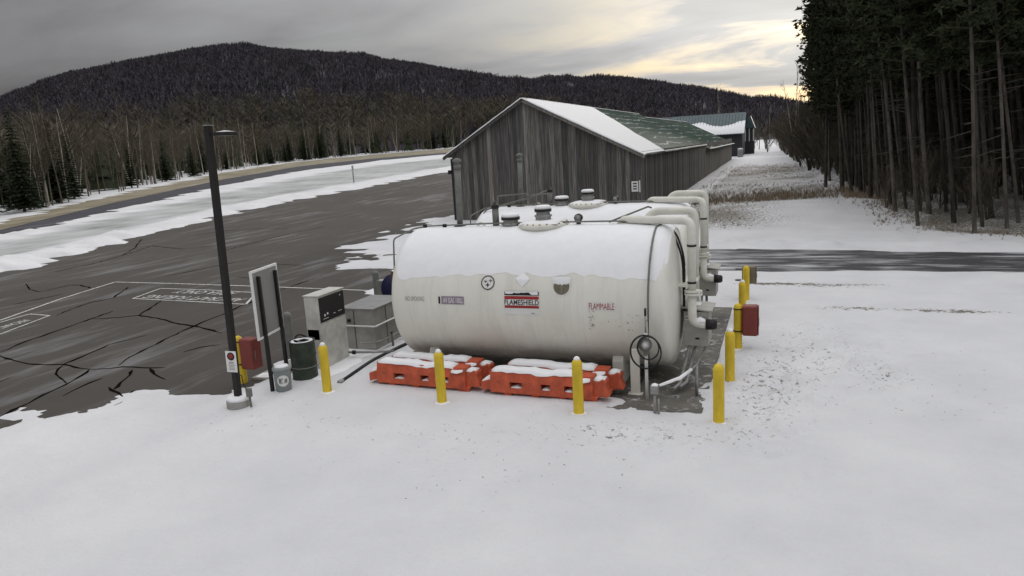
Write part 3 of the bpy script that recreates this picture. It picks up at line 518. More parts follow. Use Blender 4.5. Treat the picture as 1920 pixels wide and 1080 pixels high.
    el = MB().tube(bend([(3.62, -0.50, 1.86), (3.62, -0.50, 1.22), (3.94, -0.46, 1.19)], 0.17), 0.088, 16).build('pipe_elbow', 'cream', pa); MB().lathe([(0.15, 1.80), (0.15, 1.84), (0.12, 1.845), (0.12, 1.855), (0.15, 1.86), (0.15, 1.90)], (3.62, -0.50, 0), 20, smooth=False).build('flange', 'cream', pa)
    MB().lathe([(0.105, 3.88), (0.105, 4.05), (0.085, 4.06), (0.085, 4.09), (0, 4.095)], (0, -0.46, 1.19), 16, 'x').build('hose_coupling', 'bronze', pa)
    snow_strip('snow_cap', pa, [(3.68, -0.49, 1.285), (3.77, -0.48, 1.28), (3.87, -0.47, 1.275)], 0.15, 0.05, 5)
    pB = bend([(2.5, 0.32, top - 0.12), (2.72, 0.32, top + 0.26), (3.60, 0.30, top + 0.26), (3.60, 0.30, 1.5)], 0.17); pb = MB().tube(pB, 0.082, 16).build('suction_pipe', 'cream', t); MB().lathe([(0.14, 1.62), (0.14, 1.66), (0.11, 1.67), (0.14, 1.68), (0.14, 1.72)], (3.60, 0.30, 0), 20, smooth=False).build('flange', 'cream', pb); MB().tube([(3.60, 0.30, 1.64), (3.60, 0.30, 0.9)], 0.08, 14).build('lower_leg', 'cream', pb)
    for x in (2.2, 2.85): MB().lathe([(0.15, top + 0.02), (0.15, top + 0.07)], (x, -0.02 if x < 2.5 else 0.3, 0), 18, smooth=False).build('nozzle_flange', 'cream', t)
    for zz, pp in ((top - 0.35, pa), (2.05, pa)): MB().lathe([(0.092, zz - 0.02), (0.092, zz + 0.02)], (3.62, -0.50, 0), 14).build('pipe_clamp', 'black', pp)
    MB().bb(3.33, 3.68, -0.55, 0.32, 1.96, 2.02).build('pipe_bracket', 'cream', t, bevel=0.006)
    # spill containment box at the right-hand head
    bx = MB().bb(3.43, 3.92, -0.35, 0.35, 0.70, 1.42).build('spill_box', 'greyb', t, bevel=0.012)
    MB().box((3.70, 0, 1.47), (0.60, 0.78, 0.03), Matrix.Rotation(0.12, 3, 'Y')).build('lid', 'greyb', bx, bevel=0.006); snow_strip('snow_cap', bx, [(3.46, 0.12, 1.50), (3.6, 0.12, 1.485), (3.75, 0.12, 1.465)], 0.4, 0.035, 9)
    for q in range(4): MB().box((3.53 + 0.10 * (q % 2) * 2, -0.355, 1.32 - 0.07 * (q // 2)), (0.14, 0.012, 0.028), Matrix.Rotation(0.5, 3, 'X')).build('louvre', 'white', bx)
    MB().bb(3.66, 3.74, -0.356, -0.352, 0.84, 0.88).build('maker_plate', 'black', bx)
    for j, (yy, xx) in enumerate(((-0.32, 3.55), (-0.18, 3.66))):
        MB().tube(bend([(xx, yy, 0.70), (xx - 0.04, yy - 0.1, 0.55), (xx - 0.10, yy - 0.85, 0.16), (xx - 0.2, yy - 1.1, 0.12)] if first else [(xx, yy, 0.7), (xx, yy, 0.02)], 0.05), 0.035, 10).build('drain_pipe', 'galv', t)
    # conduit along the crown, dropping over both heads
    cp = [(-2.82, -0.95, 2.35), (-2.80, -0.9, top - 0.10), (-2.6, -0.3, top + 0.05), (-2.4, -0.1, top + 0.08), (-0.75, -0.12, top + 0.12), (2.0, -0.12, top + 0.12), (3.1, -0.12, top + 0.05)]
    cd = MB().tube(bend(cp, 0.08, 3), 0.018, 8).build('conduit', 'dgalv', t)
    for x in (-2.4, -1.9, -0.3, 2.75): MB().box((x, -0.12, top + 0.085), (0.09, 0.06, 0.08)).build('conduit_fitting', 'black', cd, bevel=0.01)
    if first:
        MB().tube([(3.02, -0.15, top + 0.06)] + [(2.92, -(TR + 0.075) * math.cos(a), TZ + (TR + 0.075) * math.sin(a)) for a in np.linspace(1.30, 0.0, 10)] + [(2.92, -(TR + 0.075), 0.62)], 0.021, 8).build('drop_conduit', 'dgalv', t)
        for sgn in (0, 1): MB().tube(bend([(3.02, -0.12, top + 0.05), (3.22 + 0.06 * sgn, -0.2, top - 0.12), (3.42 + 0.04 * sgn, -0.32, top - 0.6), (3.44, -0.32, 1.2)], 0.3, 6), 0.02, 8).build('cable', 'rubber', t)
        MB().tube([(1.9, -0.12, top + 0.10), (2.6, 0.55, top + 0.34), (2.64, 0.7, top + 0.3)], 0.02, 8).build('cross_conduit', 'dgalv', t)
    else:
        fr = MB(); fr.tube(bend([(-2.55, -0.9, 2.75), (-2.5, -0.5, top + 0.02), (-1.15, -0.3, top + 0.33), (-0.7, -0.2, top + 0.5)], 0.1, 3), 0.022, 8); fr.tube(bend([(-2.25, -0.1, top - 0.2), (-2.25, -0.1, top + 0.38), (-1.35, -0.1, top + 0.42)], 0.04, 3), 0.02, 8); fr.tube([(-1.35, -0.3, top + 0.36), (-0.6, -0.28, top + 0.42)], 0.02, 8); fr.tube([(-1.0, -0.28, top + 0.4), (-1.0, -0.28, top)], 0.02, 8); fr.build('conduit_frame', 'dgalv', t)
    return t
TX1, TY1 = -5.25, 14.75
tank1 = make_tank('white fuel tank with red striped placard and hazard lettering, behind orange barriers', (TX1, TY1, 0.014), True)
tank2 = make_tank('plain white fuel tank without lettering, standing between the lettered tank and the barn', (TX1 - 0.25, TY1 + 4.85, 0.014), False)
# lettering and placards on the near tank
def tfn(xc, phic, off): return lambda u, v: on_tank(xc - TX1 + u, math.radians(phic) + v / TR, off)
def tank_plate(name, xc, phic, w, h, mat, off=0.006, parent=None, n=5):
    mb = MB(); f = tfn(xc, phic, off); fb = tfn(xc, phic, off - 0.005); vs = []
    for i in range(n + 1): v = h * (i / n - 0.5); vs += [f(-w / 2, v), f(w / 2, v)]
    return mb.add(vs, [(2 * i, 2 * i + 1, 2 * i + 3, 2 * i + 2) for i in range(n)]).build(name, mat, parent or tank1, fix=False)
def tank_text(name, s, xc, phic, w, h, mat, off=0.009, bold=0.0, parent=None): mb = MB(); put_text(s, w, h, tfn(xc, phic, off), mb, bold); return mb.build(name, mat, parent or tank1, fix=False)
tank_text('no_smoking_lettering', 'NO SMOKING', -7.34, 5.4, 0.46, 0.10, 'greytext')
p = tank_plate('grade_label', -6.45, 4.6, 0.54, 0.17, 'mauve'); tank_plate('label_edge', -6.72, 4.6, 0.03, 0.17, 'white', 0.008, p); tank_plate('black_band', -6.75, 4.6, 0.045, 0.15, 'black', 0.010, p); tank_text('label_lettering', 'AV GAS 100LL', -6.43, 4.6, 0.46, 0.11, 'white', 0.010, 0.01, p)
p = tank_plate('fire_placard', -4.90, 3.7, 0.76, 0.485, 'white'); tank_plate('dark_header', -4.90, 11.2, 0.74, 0.075, 'black', 0.009, p); tank_plate('red_band', -4.90, 7.9, 0.74, 0.065, 'redtext', 0.010, p); tank_plate('red_band', -4.90, 0.6, 0.74, 0.055, 'redtext', 0.010, p); tank_text('placard_lettering', 'FLAMESHIELD', -4.90, 4.2, 0.74, 0.105, 'blacktext', 0.012, 0.012, p); tank_text('small_print', 'UL', -4.66, -4.5, 0.08, 0.03, 'blacktext', 0.012, 0.01, p)
snow_blob = MB(); rb = random.Random(4); V_ = []
for i in range(19): u = -0.35 + 0.70 * i / 18; V_ += [on_tank(-4.90 - TX1 + u, math.radians(12.9), 0.03), on_tank(-4.90 - TX1 + u, math.radians(12.5 - rb.uniform(0.2, 1.2) - (1.2 if abs(u) > 0.18 else 0)), 0.014)]
snow_blob.add(V_, [(2 * i, 2 * i + 1, 2 * i + 3, 2 * i + 2) for i in range(18)]).build('snow_cap', 'snow', p)
tank_text('flammable_lettering', 'FLAMMABLE', -3.245, 2.5, 0.50, 0.125, 'redtext', 0.012, 0.0); tank_plate('lettering_ground', -3.245, 2.5, 0.54, 0.155, 'white', 0.007)
def tank_disc(name, xc, ph, r, mat, off, parent=None, r_in=0.0, a0=0, a1=2 * math.pi, n=28):
    f = tfn(xc, ph, off); mb = MB(); vs = []
    for i in range(n + 1): a = a0 + (a1 - a0) * i / n; vs += [f(r_in * math.cos(a), r_in * math.sin(a)), f(r * math.cos(a), r * math.sin(a))]
    return mb.add(vs, [(2 * i, 2 * i + 1, 2 * i + 3, 2 * i + 2) for i in range(n)]).build(name, mat, parent or tank1, fix=False)
d_ = tank_disc('maker_emblem', -5.645, 19.6, 0.150, 'white', 0.007); tank_disc('emblem_ring', -5.645, 19.6, 0.150, 'blacktext', 0.011, d_, 0.128)
def star4(xc, ph, r, mat):
    f = tfn(xc, ph, 0.012); pts = []
    for q in range(4):
        a0 = q * math.pi / 2
        for i in range(4): t_ = i / 4; a = a0 + t_ * math.pi / 2; rr_ = r * (1 / (abs(math.cos(a)) ** 0.55 + abs(math.sin(a)) ** 0.55)) ** (1 / 0.55); pts.append(f(rr_ * math.cos(a), rr_ * math.sin(a)))
    MB().add([f(0, 0)] + pts, [(0, 1 + i, 1 + (i + 1) % 16) for i in range(16)]).build('emblem_star', mat, d_, fix=False)
star4(-5.645, 17.7, 0.058, 'blacktext'); star4(-5.585, 21.2, 0.052, 'brownsign'); star4(-5.695, 20.2, 0.03, 'blacktext'); tank_text('emblem_lettering', 'Steel', -5.70, 20.9, 0.07, 0.032, 'blacktext', 0.012, 0.01, d_)
e_ = tank_disc('hazard_disc', -4.06, 17.3, 0.185, 'white', 0.007); tank_disc('disc_film', -4.06, 17.3, 0.165, 'brownsign', 0.010, e_); tank_plate('disc_seam', -4.06, 15.5, 0.012, 0.16, 'greytext', 0.012, e_)
mbs = MB(); f = tfn(-4.06, 17.3, 0.03); fb = tfn(-4.06, 17.3, 0.012); V_ = []
for i in range(15): u = -0.19 + 0.38 * i / 14; V_ += [f(u, 0.19), f(u, 0.07), fb(u, 0.055 - 0.03 * (1 - abs(u) / 0.19) * (1 if i % 3 else 0.3))]
mbs.add(V_, [q for i in range(14) for q in ((3 * i, 3 * i + 1, 3 * i + 4, 3 * i + 3), (3 * i + 1, 3 * i + 2, 3 * i + 5, 3 * i + 4))], True).build('snow_cap', 'snow', e_)
f = tfn(-4.89, 21.2, 0.012); fr_ = tfn(-4.89, 21.2, 0.035); MB().add([f(-0.16, 0.04), f(0, -0.13), f(0.16, 0.04), f(0, 0.2), fr_(0, 0.02)], [(0, 1, 4), (1, 2, 4), (2, 3, 4), (3, 0, 4)]).build('snowy_diamond_placard', 'snow', tank1)
# scuffed outline where a placard was peeled off
f = tfn(-3.15, -7.5, 0.005); rb = random.Random(8); mb = MB()
for i in range(70):
    e = rb.random(); u, v = ((-0.36 + 0.1 * rb.random(), 0.2 - 0.45 * rb.random()) if e < 0.4 else (rb.uniform(-0.36, 0.05), 0.2 + 0.02 * rb.random()) if e < 0.7 else (rb.uniform(0.0, 0.85), rb.uniform(-0.3, 0.12)))
    s_ = rb.uniform(0.006, 0.018); mb.add([f(u - s_, v), f(u, v - s_ * rb.uniform(0.3, 1.6)), f(u + s_ * rb.random() * 1.6, v), f(u, v + s_ * 0.6)], [(0, 1, 2, 3)])
mb.build('glue_residue', 'greytext', tank1, fix=False)
# ---- hose stand, steel upright and small galvanised standpipe in front of the near tank
hs = thing('hose_stand', 'black coiled hose hanging on a slim white post beside the lettered tank', 'hose stand', (-2.35, 13.02, 0.0))
MB().tube([(0, 0, -0.05), (0, 0, 1.32)], 0.032, 10).build('post', 'white', hs); MB().tube([(0.0, 0, 1.3), (0.0, 0, 1.66)], 0.016, 8).build('rod', 'galv', hs); MB().tube([(0, 0, 1.66), (0, 0, 1.8)], 0.022, 8).build('grip', 'rubber', hs)
co = MB()
for r, cx, cz, yo in ((0.29, 0.0, 0.97, -0.05), (0.285, 0.01, 0.98, -0.085), (0.20, 0.06, 1.07, -0.115), (0.195, 0.07, 1.075, -0.145)): co.tube([(cx + r * math.cos(a), yo, cz + r * 1.13 * math.sin(a)) for a in np.linspace(0, 2 * math.pi, 37)], 0.014, 8, caps=False)
co.build('coiled_hose', 'rubber', hs)
rl = MB().lathe([(0.05, -0.10), (0.13, -0.09), (0.13, -0.06), (0.06, -0.05), (0.06, 0.0), (0.0, 0.0)], (0.0, 0, 1.12), 20, 'y').build('meter_body', 'galv', hs); MB().lathe([(0.0, -0.108), (0.085, -0.104)], (0, 0, 1.12), 20, 'y').build('meter_face', 'white', rl); MB().bb(-0.035, 0.035, -0.08, 0.0, 0.90, 1.02).build('hose_bracket', 'dgalv', hs, bevel=0.01)
up = thing('steel_upright', 'short cream channel upright with diagonal black brace under the lettered tank', 'support', (-2.62, 13.30, 0.0)); MB().bb(-0.09, 0.09, -0.03, 0.03, 0.0, 0.92).build('channel', 'cream', up, bevel=0.008); MB().bb(-0.14, 0.14, -0.08, 0.08, 0.0, 0.02).build('foot_plate', 'cream', up); MB().tube([(0.02, 0.06, 0.05), (0.22, 0.1, 0.55)], 0.015, 8).build('brace', 'black', up)
sp_ = thing('standpipe', 'galvanised conduit standpipe with snow rising at the bare pad corner', 'pipe', (-2.08, 12.30, 0.0)); MB().tube([(0, 0, -0.05), (0, 0, 0.42)], 0.03, 10).build('riser', 'galv', sp_); MB().tube([(0.06, 0.02, -0.05), (0.06, 0.02, 0.3)], 0.022, 8).build('riser', 'galv', sp_); MB().bb(-0.07, 0.07, -0.06, 0.06, 0.40, 0.56).build('junction_box', 'galv', sp_, bevel=0.012); MB().tube(bend([(0.05, 0, 0.53), (0.4, 0.35, 0.58), (0.62, 1.15, 0.62), (0.66, 2.3, 0.62)], 0.1, 4), 0.02, 8).build('conduit_run', 'galv', sp_); MB().tube([(0.62, 1.1, 0.62), (0.62, 1.1, 0.0)], 0.03, 8).build('run_leg', 'galv', sp_)
snow_strip('snow_cap', sp_, [(-0.05, 0, 0.56), (0.0, 0, 0.56), (0.06, 0, 0.56)], 0.11, 0.03, 2); snow_strip('snow_cap', sp_, [(0.08, 0.03, 0.555), (0.4, 0.36, 0.60), (0.55, 0.85, 0.63)], 0.05, 0.03, 6)
# ================================================================== BARRIERS
def barrier(label, x0, y0, rz, seed):
    L, Hh, Dp = 2.12, 0.50, 0.36; t = thing('water_barrier', label, 'barrier', (x0, y0, surf_z(x0 + 1, y0) - 0.01), rz, 'orange barriers in front of the tank')
    zs = [0.06, 0.17, 0.29, Hh]; xs_ = [0.0, 0.42, 0.68, 1.08, 1.27, 1.55, 1.74, L]; holes = {(1, 1), (3, 1), (5, 1)}; mb = MB()
    prof = lambda z: Dp / 2 * (1.0 if z < 0.3 else 1.0 - 0.28 * (z - 0.29) / (Hh - 0.29))
    def q(x, y, z): return (x, y * prof(z), z)
    for i in range(7):
        for j in range(3):
            a, b, c, d = xs_[i], xs_[i + 1], zs[j], zs[j + 1]
            if (i, j) in holes:
                for P_ in (((a, c), (b, c)), ((b, c), (b, d)), ((b, d), (a, d)), ((a, d), (a, c))): mb.add([q(P_[0][0], -1, P_[0][1]), q(P_[1][0], -1, P_[1][1]), q(P_[1][0], 1, P_[1][1]), q(P_[0][0], 1, P_[0][1])], [(0, 1, 2, 3)])
            else:
                for s_ in (-1, 1): mb.add([q(a, s_, c), q(b, s_, c), q(b, s_, d), q(a, s_, d)], [(0, 1, 2, 3)])
    for z in (zs[0], zs[-1]): mb.add([q(0, -1, z), q(L, -1, z), q(L, 1, z), q(0, 1, z)], [(0, 1, 2, 3)])
    for x in (0, L): mb.add([q(x, s_, z) for s_, z in ((-1, zs[0]), (1, zs[0]), (1, zs[2]), (1, zs[3]), (-1, zs[3]), (-1, zs[2]))], [(0, 1, 2, 3, 4, 5)])
    body = mb.build('body', 'orange', t)
    for k_ in (0.28, 0.86, 1.42): MB().bb(k_ - 0.0, k_ + 0.16, -Dp / 2 * 0.86, -Dp / 2 * 0.80, 0.0, 0.061).build('foot', 'orange', t)
    pts = [(2.06, 0.10), (2.42, 0.10), (2.42, 0.14), (2.36, 0.30), (2.38, 0.42), (2.30, 0.46), (2.24, 0.42), (2.12, 0.40), (2.06, 0.44)]
    MB().prism(pts, -Dp * 0.34, Dp * 0.34, 'y').build('knuckle', 'orange', t, bevel=0.03, seg=3)
    MB().prism([(1.86, 0.12), (2.22, 0.12), (2.18, 0.02), (2.08, -0.16), (1.98, -0.16), (1.94, -0.03)], -Dp * 0.42, -Dp * 0.10, 'y').build('foot', 'orange', t, bevel=0.015)
    MB().prism([(-0.22, 0.06), (0.02, 0.12), (0.02, 0.28), (-0.05, 0.30), (-0.22, 0.24)], -Dp * 0.44, Dp * 0.3, 'y').build('tongue', 'orange', t, bevel=0.02)
    zt = [0, 0.10, 0.22, 0.34, 0.46, 0.6, 0.72, 0.84, 0.95, 1.07, 1.2, 1.33, 1.45, 1.58, 1.7, 1.82]
    snow_strip('snow_cap', t, [(0.03 + x, 0, Hh - (0.03 if 0.95 <= x <= 1.2 else 0.0)) for x in zt], 0.30, 0.055, seed)
    snow_strip('snow_cap', t, [(1.84, -0.02, Hh - 0.06), (1.95, -0.03, Hh - 0.09), (2.06, -0.02, Hh - 0.05)], 0.36, 0.06, seed + 1); snow_strip('snow_cap', t, [(2.12, 0, 0.43), (2.2, 0, 0.43), (2.34, 0, 0.45)], 0.2, 0.055, seed + 2); snow_strip('snow_cap', t, [(-0.2, -0.02, 0.25), (-0.1, -0.02, 0.28), (0.0, -0.02, 0.30)], 0.22, 0.07, seed + 3)
    for a, b in ((0.43, 0.67), (1.09, 1.26), (1.56, 1.73)): snow_strip('snow_cap', t, [(a, -0.05, 0.17), ((a + b) / 2, -0.05, 0.17), (b, -0.05, 0.17)], 0.24, 0.035, seed + 5)
    return t
barrier('snow capped orange barrier in the row by the yellow bollards, beside the dispenser island', -8.08, 12.88, -0.045, 21)
barrier('snow capped orange barrier in the row by the yellow bollards, beside the hose stand', -5.40, 12.76, -0.03, 31)
barrier('snow capped orange barrier tucked against the tank belly, beside the dispenser island', -7.98, 13.34, -0.04, 41)
barrier('snow capped orange barrier tucked against the tank belly, beside the hose stand', -5.22, 13.24, -0.03, 51)
# ================================================================== BOLLARDS
def bollard(label, x, y, h=1.1, mat='yellow', r=0.095, cap=True, lean=0.0):
    t = thing('bollard', label, 'bollard', (x, y, 0), group='yellow bollards round the tank pad' if mat == 'yellow' else 'grey steel bollards by the island'); t.rotation_euler = (0, lean, 0)
    pr = [(r * 1.03, -0.2), (r * 1.03, 0.03), (r, 0.05), (r, h - 0.11)] + [(r * math.cos(a), h - 0.11 + 0.11 * math.sin(a)) for a in np.linspace(0.15, math.pi / 2, 7)]
    s_ = MB().lathe(pr, n=24).build('sleeve' if mat == 'yellow' else 'pipe', mat, t)
    for z in ((0.06, h - 0.12) if mat == 'yellow' else (h - 0.14, h - 0.2)): MB().lathe([(r + 0.001, z), (r + 0.003, z + 0.01), (r + 0.001, z + 0.02)], n=24).build('ring', mat if mat == 'yellow' else 'dgalv', s_)
    if mat == 'yellow':
        gz_s = snow_z(x, y); n_ = 18; vs_ = []
        for rr2, zz2 in ((r - 0.01, 0.018), (r + 0.015, 0.012), (r + 0.05, 0.0), (r + 0.10, -0.03)):
            for j in range(n_): q_ = 1 + 0.25 * math.sin(j * 1.3 + x * 7) * (rr2 > r); vs_.append((math.cos(j * 6.2832 / n_) * (r + (rr2 - r) * q_), math.sin(j * 6.2832 / n_) * (r + (rr2 - r) * q_), gz_s + zz2))
        MB().add(vs_, [(i * n_ + j, i * n_ + (j + 1) % n_, (i + 1) * n_ + (j + 1) % n_, (i + 1) * n_ + j) for i in range(3) for j in range(n_)], True).build('snow_collar', 'snow', t)
    if cap: MB().lathe([(0.062, h - 0.03), (0.056, h + 0.0), (0.03, h + 0.03), (0, h + 0.04)], n=12).build('snow_cap', 'snow', t)
    return t
for lb, x, y, cp in (('yellow bollard beside the dark green drum and dispenser', -8.92, 12.05, True), ('yellow bollard before the orange barrier beside the dispenser island', -6.20, 11.98, True), ('yellow bollard before the orange barrier beside the hose stand', -3.41, 11.95, True),
        ('yellow bollard at the snowy pad corner, first of the side row', -0.95, 12.06, False), ('snow tipped yellow bollard beside the pad, second of the side row', -0.91, 14.31, True), ('yellow bollard carrying a red cabinet beside the pad', -0.89, 16.74, False), ('yellow bollard between the red cabinet and the olive cabinet', -0.92, 19.41, True), ('yellow bollard carrying an olive cabinet at the far pad corner', -0.93, 21.8, False), ('yellow bollard carrying a red cabinet beside the lamp post', -11.40, 12.36, False)):
    bollard(lb, x, y, cap=cp)
bollard('grey steel pipe bollard between the drum and the sign frame', -11.50, 14.25, 1.2, 'dgalv', 0.10, False); bollard('grey steel pipe bollard behind the stainless pump cabinet', -12.6, 20.3, 1.15, 'dgalv', 0.11, False)
def cabinet(name, label, x, y, z0, w, d, h, mat, rz=0):
    t = thing(name, label, 'cabinet', (x, y, z0), rz, 'cabinets mounted on bollards'); MB().bb(-w / 2, w / 2, -d / 2, d / 2, 0, h).build('case', mat, t, bevel=0.045, seg=3)
    MB().bb(w / 2 + 0.001, w / 2 + 0.016, -d / 2 + 0.015, d / 2 - 0.015, 0.015, h - 0.015).build('door', 'red' if mat == 'red' else mat, t, bevel=0.006); MB().bb(w / 2 + 0.016, w / 2 + 0.03, -d * 0.30, -d * 0.26, h * 0.35, h * 0.62).build('latch', 'galv', t)
    for z in (0.08, h - 0.1): MB().lathe([(0.1, z), (0.105, z), (0.105, z + 0.025), (0.1, z + 0.025)], (-w / 2 - 0.1, 0, 0), 20).build('strap', 'black', t)
    return t
cabinet('extinguisher_cabinet', 'red extinguisher cabinet strapped to the bollard beside the lamp post', -11.10, 12.36, 0.36, 0.36, 0.30, 0.70, 'red'); cabinet('extinguisher_cabinet', 'red extinguisher cabinet strapped to the bollard beside the pad', -0.62, 16.74, 0.36, 0.34, 0.30, 0.70, 'red')
cabinet('extinguisher_cabinet', 'small olive cabinet strapped to the bollard at the far pad corner', -0.86, 22.08, 0.52, 0.40, 0.28, 0.52, 'brownsign')
# ================================================================== FUEL ISLAND
isl = thing('fuel_island', 'low snow topped concrete island under the dispenser and pump cabinet', 'island', (0, 0, 0)); MB().bb(-11.35, -9.20, 12.55, 17.2, -0.2, 0.06).build('slab', 'concrete_l', isl, bevel=0.02)
vs = []; fs = []; nxx, nyy = 30, 60
for j in range(nyy + 1):
    for i in range(nxx + 1):
        x, y = -11.30 + 2.06 * i / nxx, 12.6 + 4.55 * j / nyy; e = min(i, nxx - i, 2 * j, 2 * (nyy - j)); vs.append((x, y, 0.058 + 0.03 * min(1, e / 3) + 0.012 * float(fbm(x, y, 2.0, 3)) - 0.06 * float(sst(0.1, 0.3, fbm(x, y, 0.9, 3, vn3) + (0.12 if y < 13.4 and x < -9.8 else -0.1)))))
MB().add(vs, [(j * (nxx + 1) + i, j * (nxx + 1) + i + 1, (j + 1) * (nxx + 1) + i + 1, (j + 1) * (nxx + 1) + i) for j in range(nyy) for i in range(nxx)], True).build('snow_cover', 'snow', isl)
dp = thing('fuel_dispenser', 'stainless fuel dispenser with a black display panel on the island', 'dispenser', (-10.08, 13.88, 0.06))
MB().bb(-0.19, 0.19, -0.52, 0.52, 0.0, 1.74).build('cabinet', 'steel', dp, bevel=0.012); MB().bb(-0.21, 0.21, -0.54, 0.54, 1.741, 1.765).build('cap', 'steel', dp, bevel=0.008)
sc_ = MB().bb(0.191, 0.212, -0.49, 0.49, 1.12, 1.70).build('display_panel', 'black', dp, bevel=0.006)
for y, z, w, h in ((-0.33, 1.27, 0.05, 0.05), (-0.22, 1.29, 0.05, 0.05), (-0.30, 1.19, 0.2, 0.012), (0.05, 1.24, 0.09, 0.012), (0.28, 1.25, 0.14, 0.012), (0.33, 1.62, 0.03, 0.03)): MB().bb(0.213, 0.216, y - w / 2, y + w / 2, z - h / 2, z + h / 2).build('panel_mark', 'white', sc_)
MB().bb(0.191, 0.203, -0.49, 0.49, 0.12, 1.08).build('service_door', 'steel', dp, bevel=0.004); MB().prism([(-0.30, 0.72), (-0.52, 0.72), (-0.52, 0.96), (-0.36, 1.02)], -0.17, 0.14, 'x').build('nozzle_hood', 'rust', dp)
MB().tube(bend([(-0.1, -0.55, 0.75), (-0.3, -0.75, 0.95), (-0.5, -0.8, 0.5), (-0.55, -0.7, 0.1)], 0.2, 5), 0.02, 8).build('fuel_hose', 'rubber', dp)
pc = thing('pump_cabinet', 'low stainless pump cabinet with a lidded top beside the dispenser', 'cabinet', (-9.98, 15.80, 0.07))
b_ = MB().bb(-0.48, 0.48, -0.78, 0.78, 0.0, 1.05).build('body', 'dsteel', pc, bevel=0.012); MB().bb(-0.52, 0.52, -0.82, 0.82, 1.051, 1.085).build('lid', 'sign_back', pc, bevel=0.008)
MB().bb(0.481, 0.488, -0.2, -0.185, 0.03, 1.03).build('door_seam', 'black', b_); MB().bb(-0.10, -0.085, -0.788, -0.781, 0.03, 1.03).build('door_seam', 'black', b_)
MB().tube(bend([(-0.5, -0.84, 0.64), (0.54, -0.84, 0.64), (0.54, 0.7, 0.64)], 0.04, 3), 0.022, 8).build('guard_rail', 'white', pc); MB().bb(0.489, 0.53, 0.35, 0.5, 0.72, 0.8).build('latch', 'black', pc, bevel=0.008); MB().bb(-0.28, -0.2, -0.83, -0.781, 0.72, 0.8).build('latch', 'black', pc, bevel=0.008)
for z in (0.10, 0.24): MB().tube(bend([(0.3, -1.3, z + 0.1), (0.55, -0.9, z), (0.62, -0.5, z), (0.62, 0.85, z + 0.02)], 0.15, 4), 0.018, 8).build('fuel_line', 'galv', pc)
for y in (-0.3, 0.35): MB().tube([(0.68, y, -0.1), (0.68, y, 0.34)], 0.03, 8).build('valve_post', 'dgalv', pc); MB().tube([(0.68, y - 0.06, 0.36), (0.68, y + 0.06, 0.36)], 0.018, 6).build('valve_handle', 'black', pc)
hp = thing('dark_edge_tube', 'black tube added for the dark shadow line along the island edge', 'hose', (0, 0, 0)); MB().tube(bend([(-8.98, 12.7, 0.07), (-9.12, 14.2, 0.09), (-9.0, 16.0, 0.08), (-8.75, 17.6, 0.08)], 0.5, 4), 0.045, 8).build('hose', 'rubber', hp); MB().lathe([(0.06, 0), (0.06, 0.12), (0.03, 0.13)], (-8.98, 12.58, 0.07), 10, 'y').build('tube_end', 'galv', hp)  # black tube and end piece added to draw the slab edge's dark shadow line
fp = thing('fuel_pipe_run', 'thin galvanised pipe between the dispenser base and the tank end', 'pipe', (0, 0, 0)); MB().tube(bend([(-9.84, 14.3, 0.22), (-9.2, 14.42, 0.22), (-8.75, 14.6, 0.22)], 0.06, 3), 0.028, 8).build('pipe', 'galv', fp); MB().lathe([(0.05, -0.04), (0.05, 0.04)], (-9.7, 14.32, 0.22), 10, 'x').build('union', 'black', fp)
dr = thing('oil_drum', 'dark green steel drum with rolled hoops standing beside the dispenser', 'drum', (-10.02, 12.80, 0.04))
pr = [(0.275, 0.0), (0.29, 0.005), (0.29, 0.02), (0.28, 0.03)]
for z in (0.28, 0.56): pr += [(0.28, z - 0.03), (0.295, z), (0.28, z + 0.03)]
pr += [(0.28, 0.70), (0.284, 0.71), (0.28, 0.72), (0.28, 0.76), (0.284, 0.77), (0.28, 0.78), (0.28, 0.87), (0.292, 0.88), (0.292, 0.895), (0.27, 0.895), (0.268, 0.872), (0, 0.872)]
MB().lathe(pr, n=32).build('body', 'drumg', dr); MB().lathe([(0.12, 0.874), (0.14, 0.89), (0.16, 0.874)], (0.04, 0.05, 0), 16).build('lid_ring', 'galv', dr); MB().lathe([(0.03, 0.872), (0.03, 0.9), (0, 0.9)], (-0.15, -0.05, 0), 8).build('bung', 'black', dr)
MB().lathe([(0.288, 0.30), (0.288, 0.31)], n=32).build('paint_scuff', 'galv', dr); MB().lathe([(0.25, 0.876), (0.235, 0.888), (0.17, 0.884), (0.16, 0.876)], n=20).build('snow_ring', 'snow', dr)
bk = thing('spill_kit_bin', 'grey lidded bin with a round white spill kit label beside the sign post', 'bin', (-9.98, 11.98, surf_z(-9.98, 11.98) - 0.02))
MB().lathe([(0.15, 0.0), (0.165, 0.02), (0.185, 0.46), (0.19, 0.47)], n=28).build('tub', 'bucket', bk); MB().lathe([(0.20, 0.465), (0.205, 0.50), (0.195, 0.53), (0.16, 0.535), (0, 0.535)], n=28).build('lid', 'bucket', bk); MB().lathe([(0.155, 0.536), (0.14, 0.56), (0.08, 0.57), (0, 0.575)], n=20).build('snow_cap', 'snow', bk)
face = math.atan2(-11.98, 9.98) # label looks back towards the open snow
def bfn(off): return lambda u, v: ((0.165 + 0.02 * (v + 0.26) / 0.46 + off) * math.cos(face + u / 0.178), (0.165 + 0.02 * (v + 0.26) / 0.46 + off) * math.sin(face + u / 0.178), 0.26 + v)
f = bfn(0.006); lb_ = MB().add([f(0, 0)] + [f(0.125 * math.cos(a), 0.125 * math.sin(a)) for a in np.linspace(0, 2 * math.pi, 25)[:-1]], [(0, 1 + i, 1 + (i + 1) % 24) for i in range(24)]).build('label', 'white', bk, fix=False)
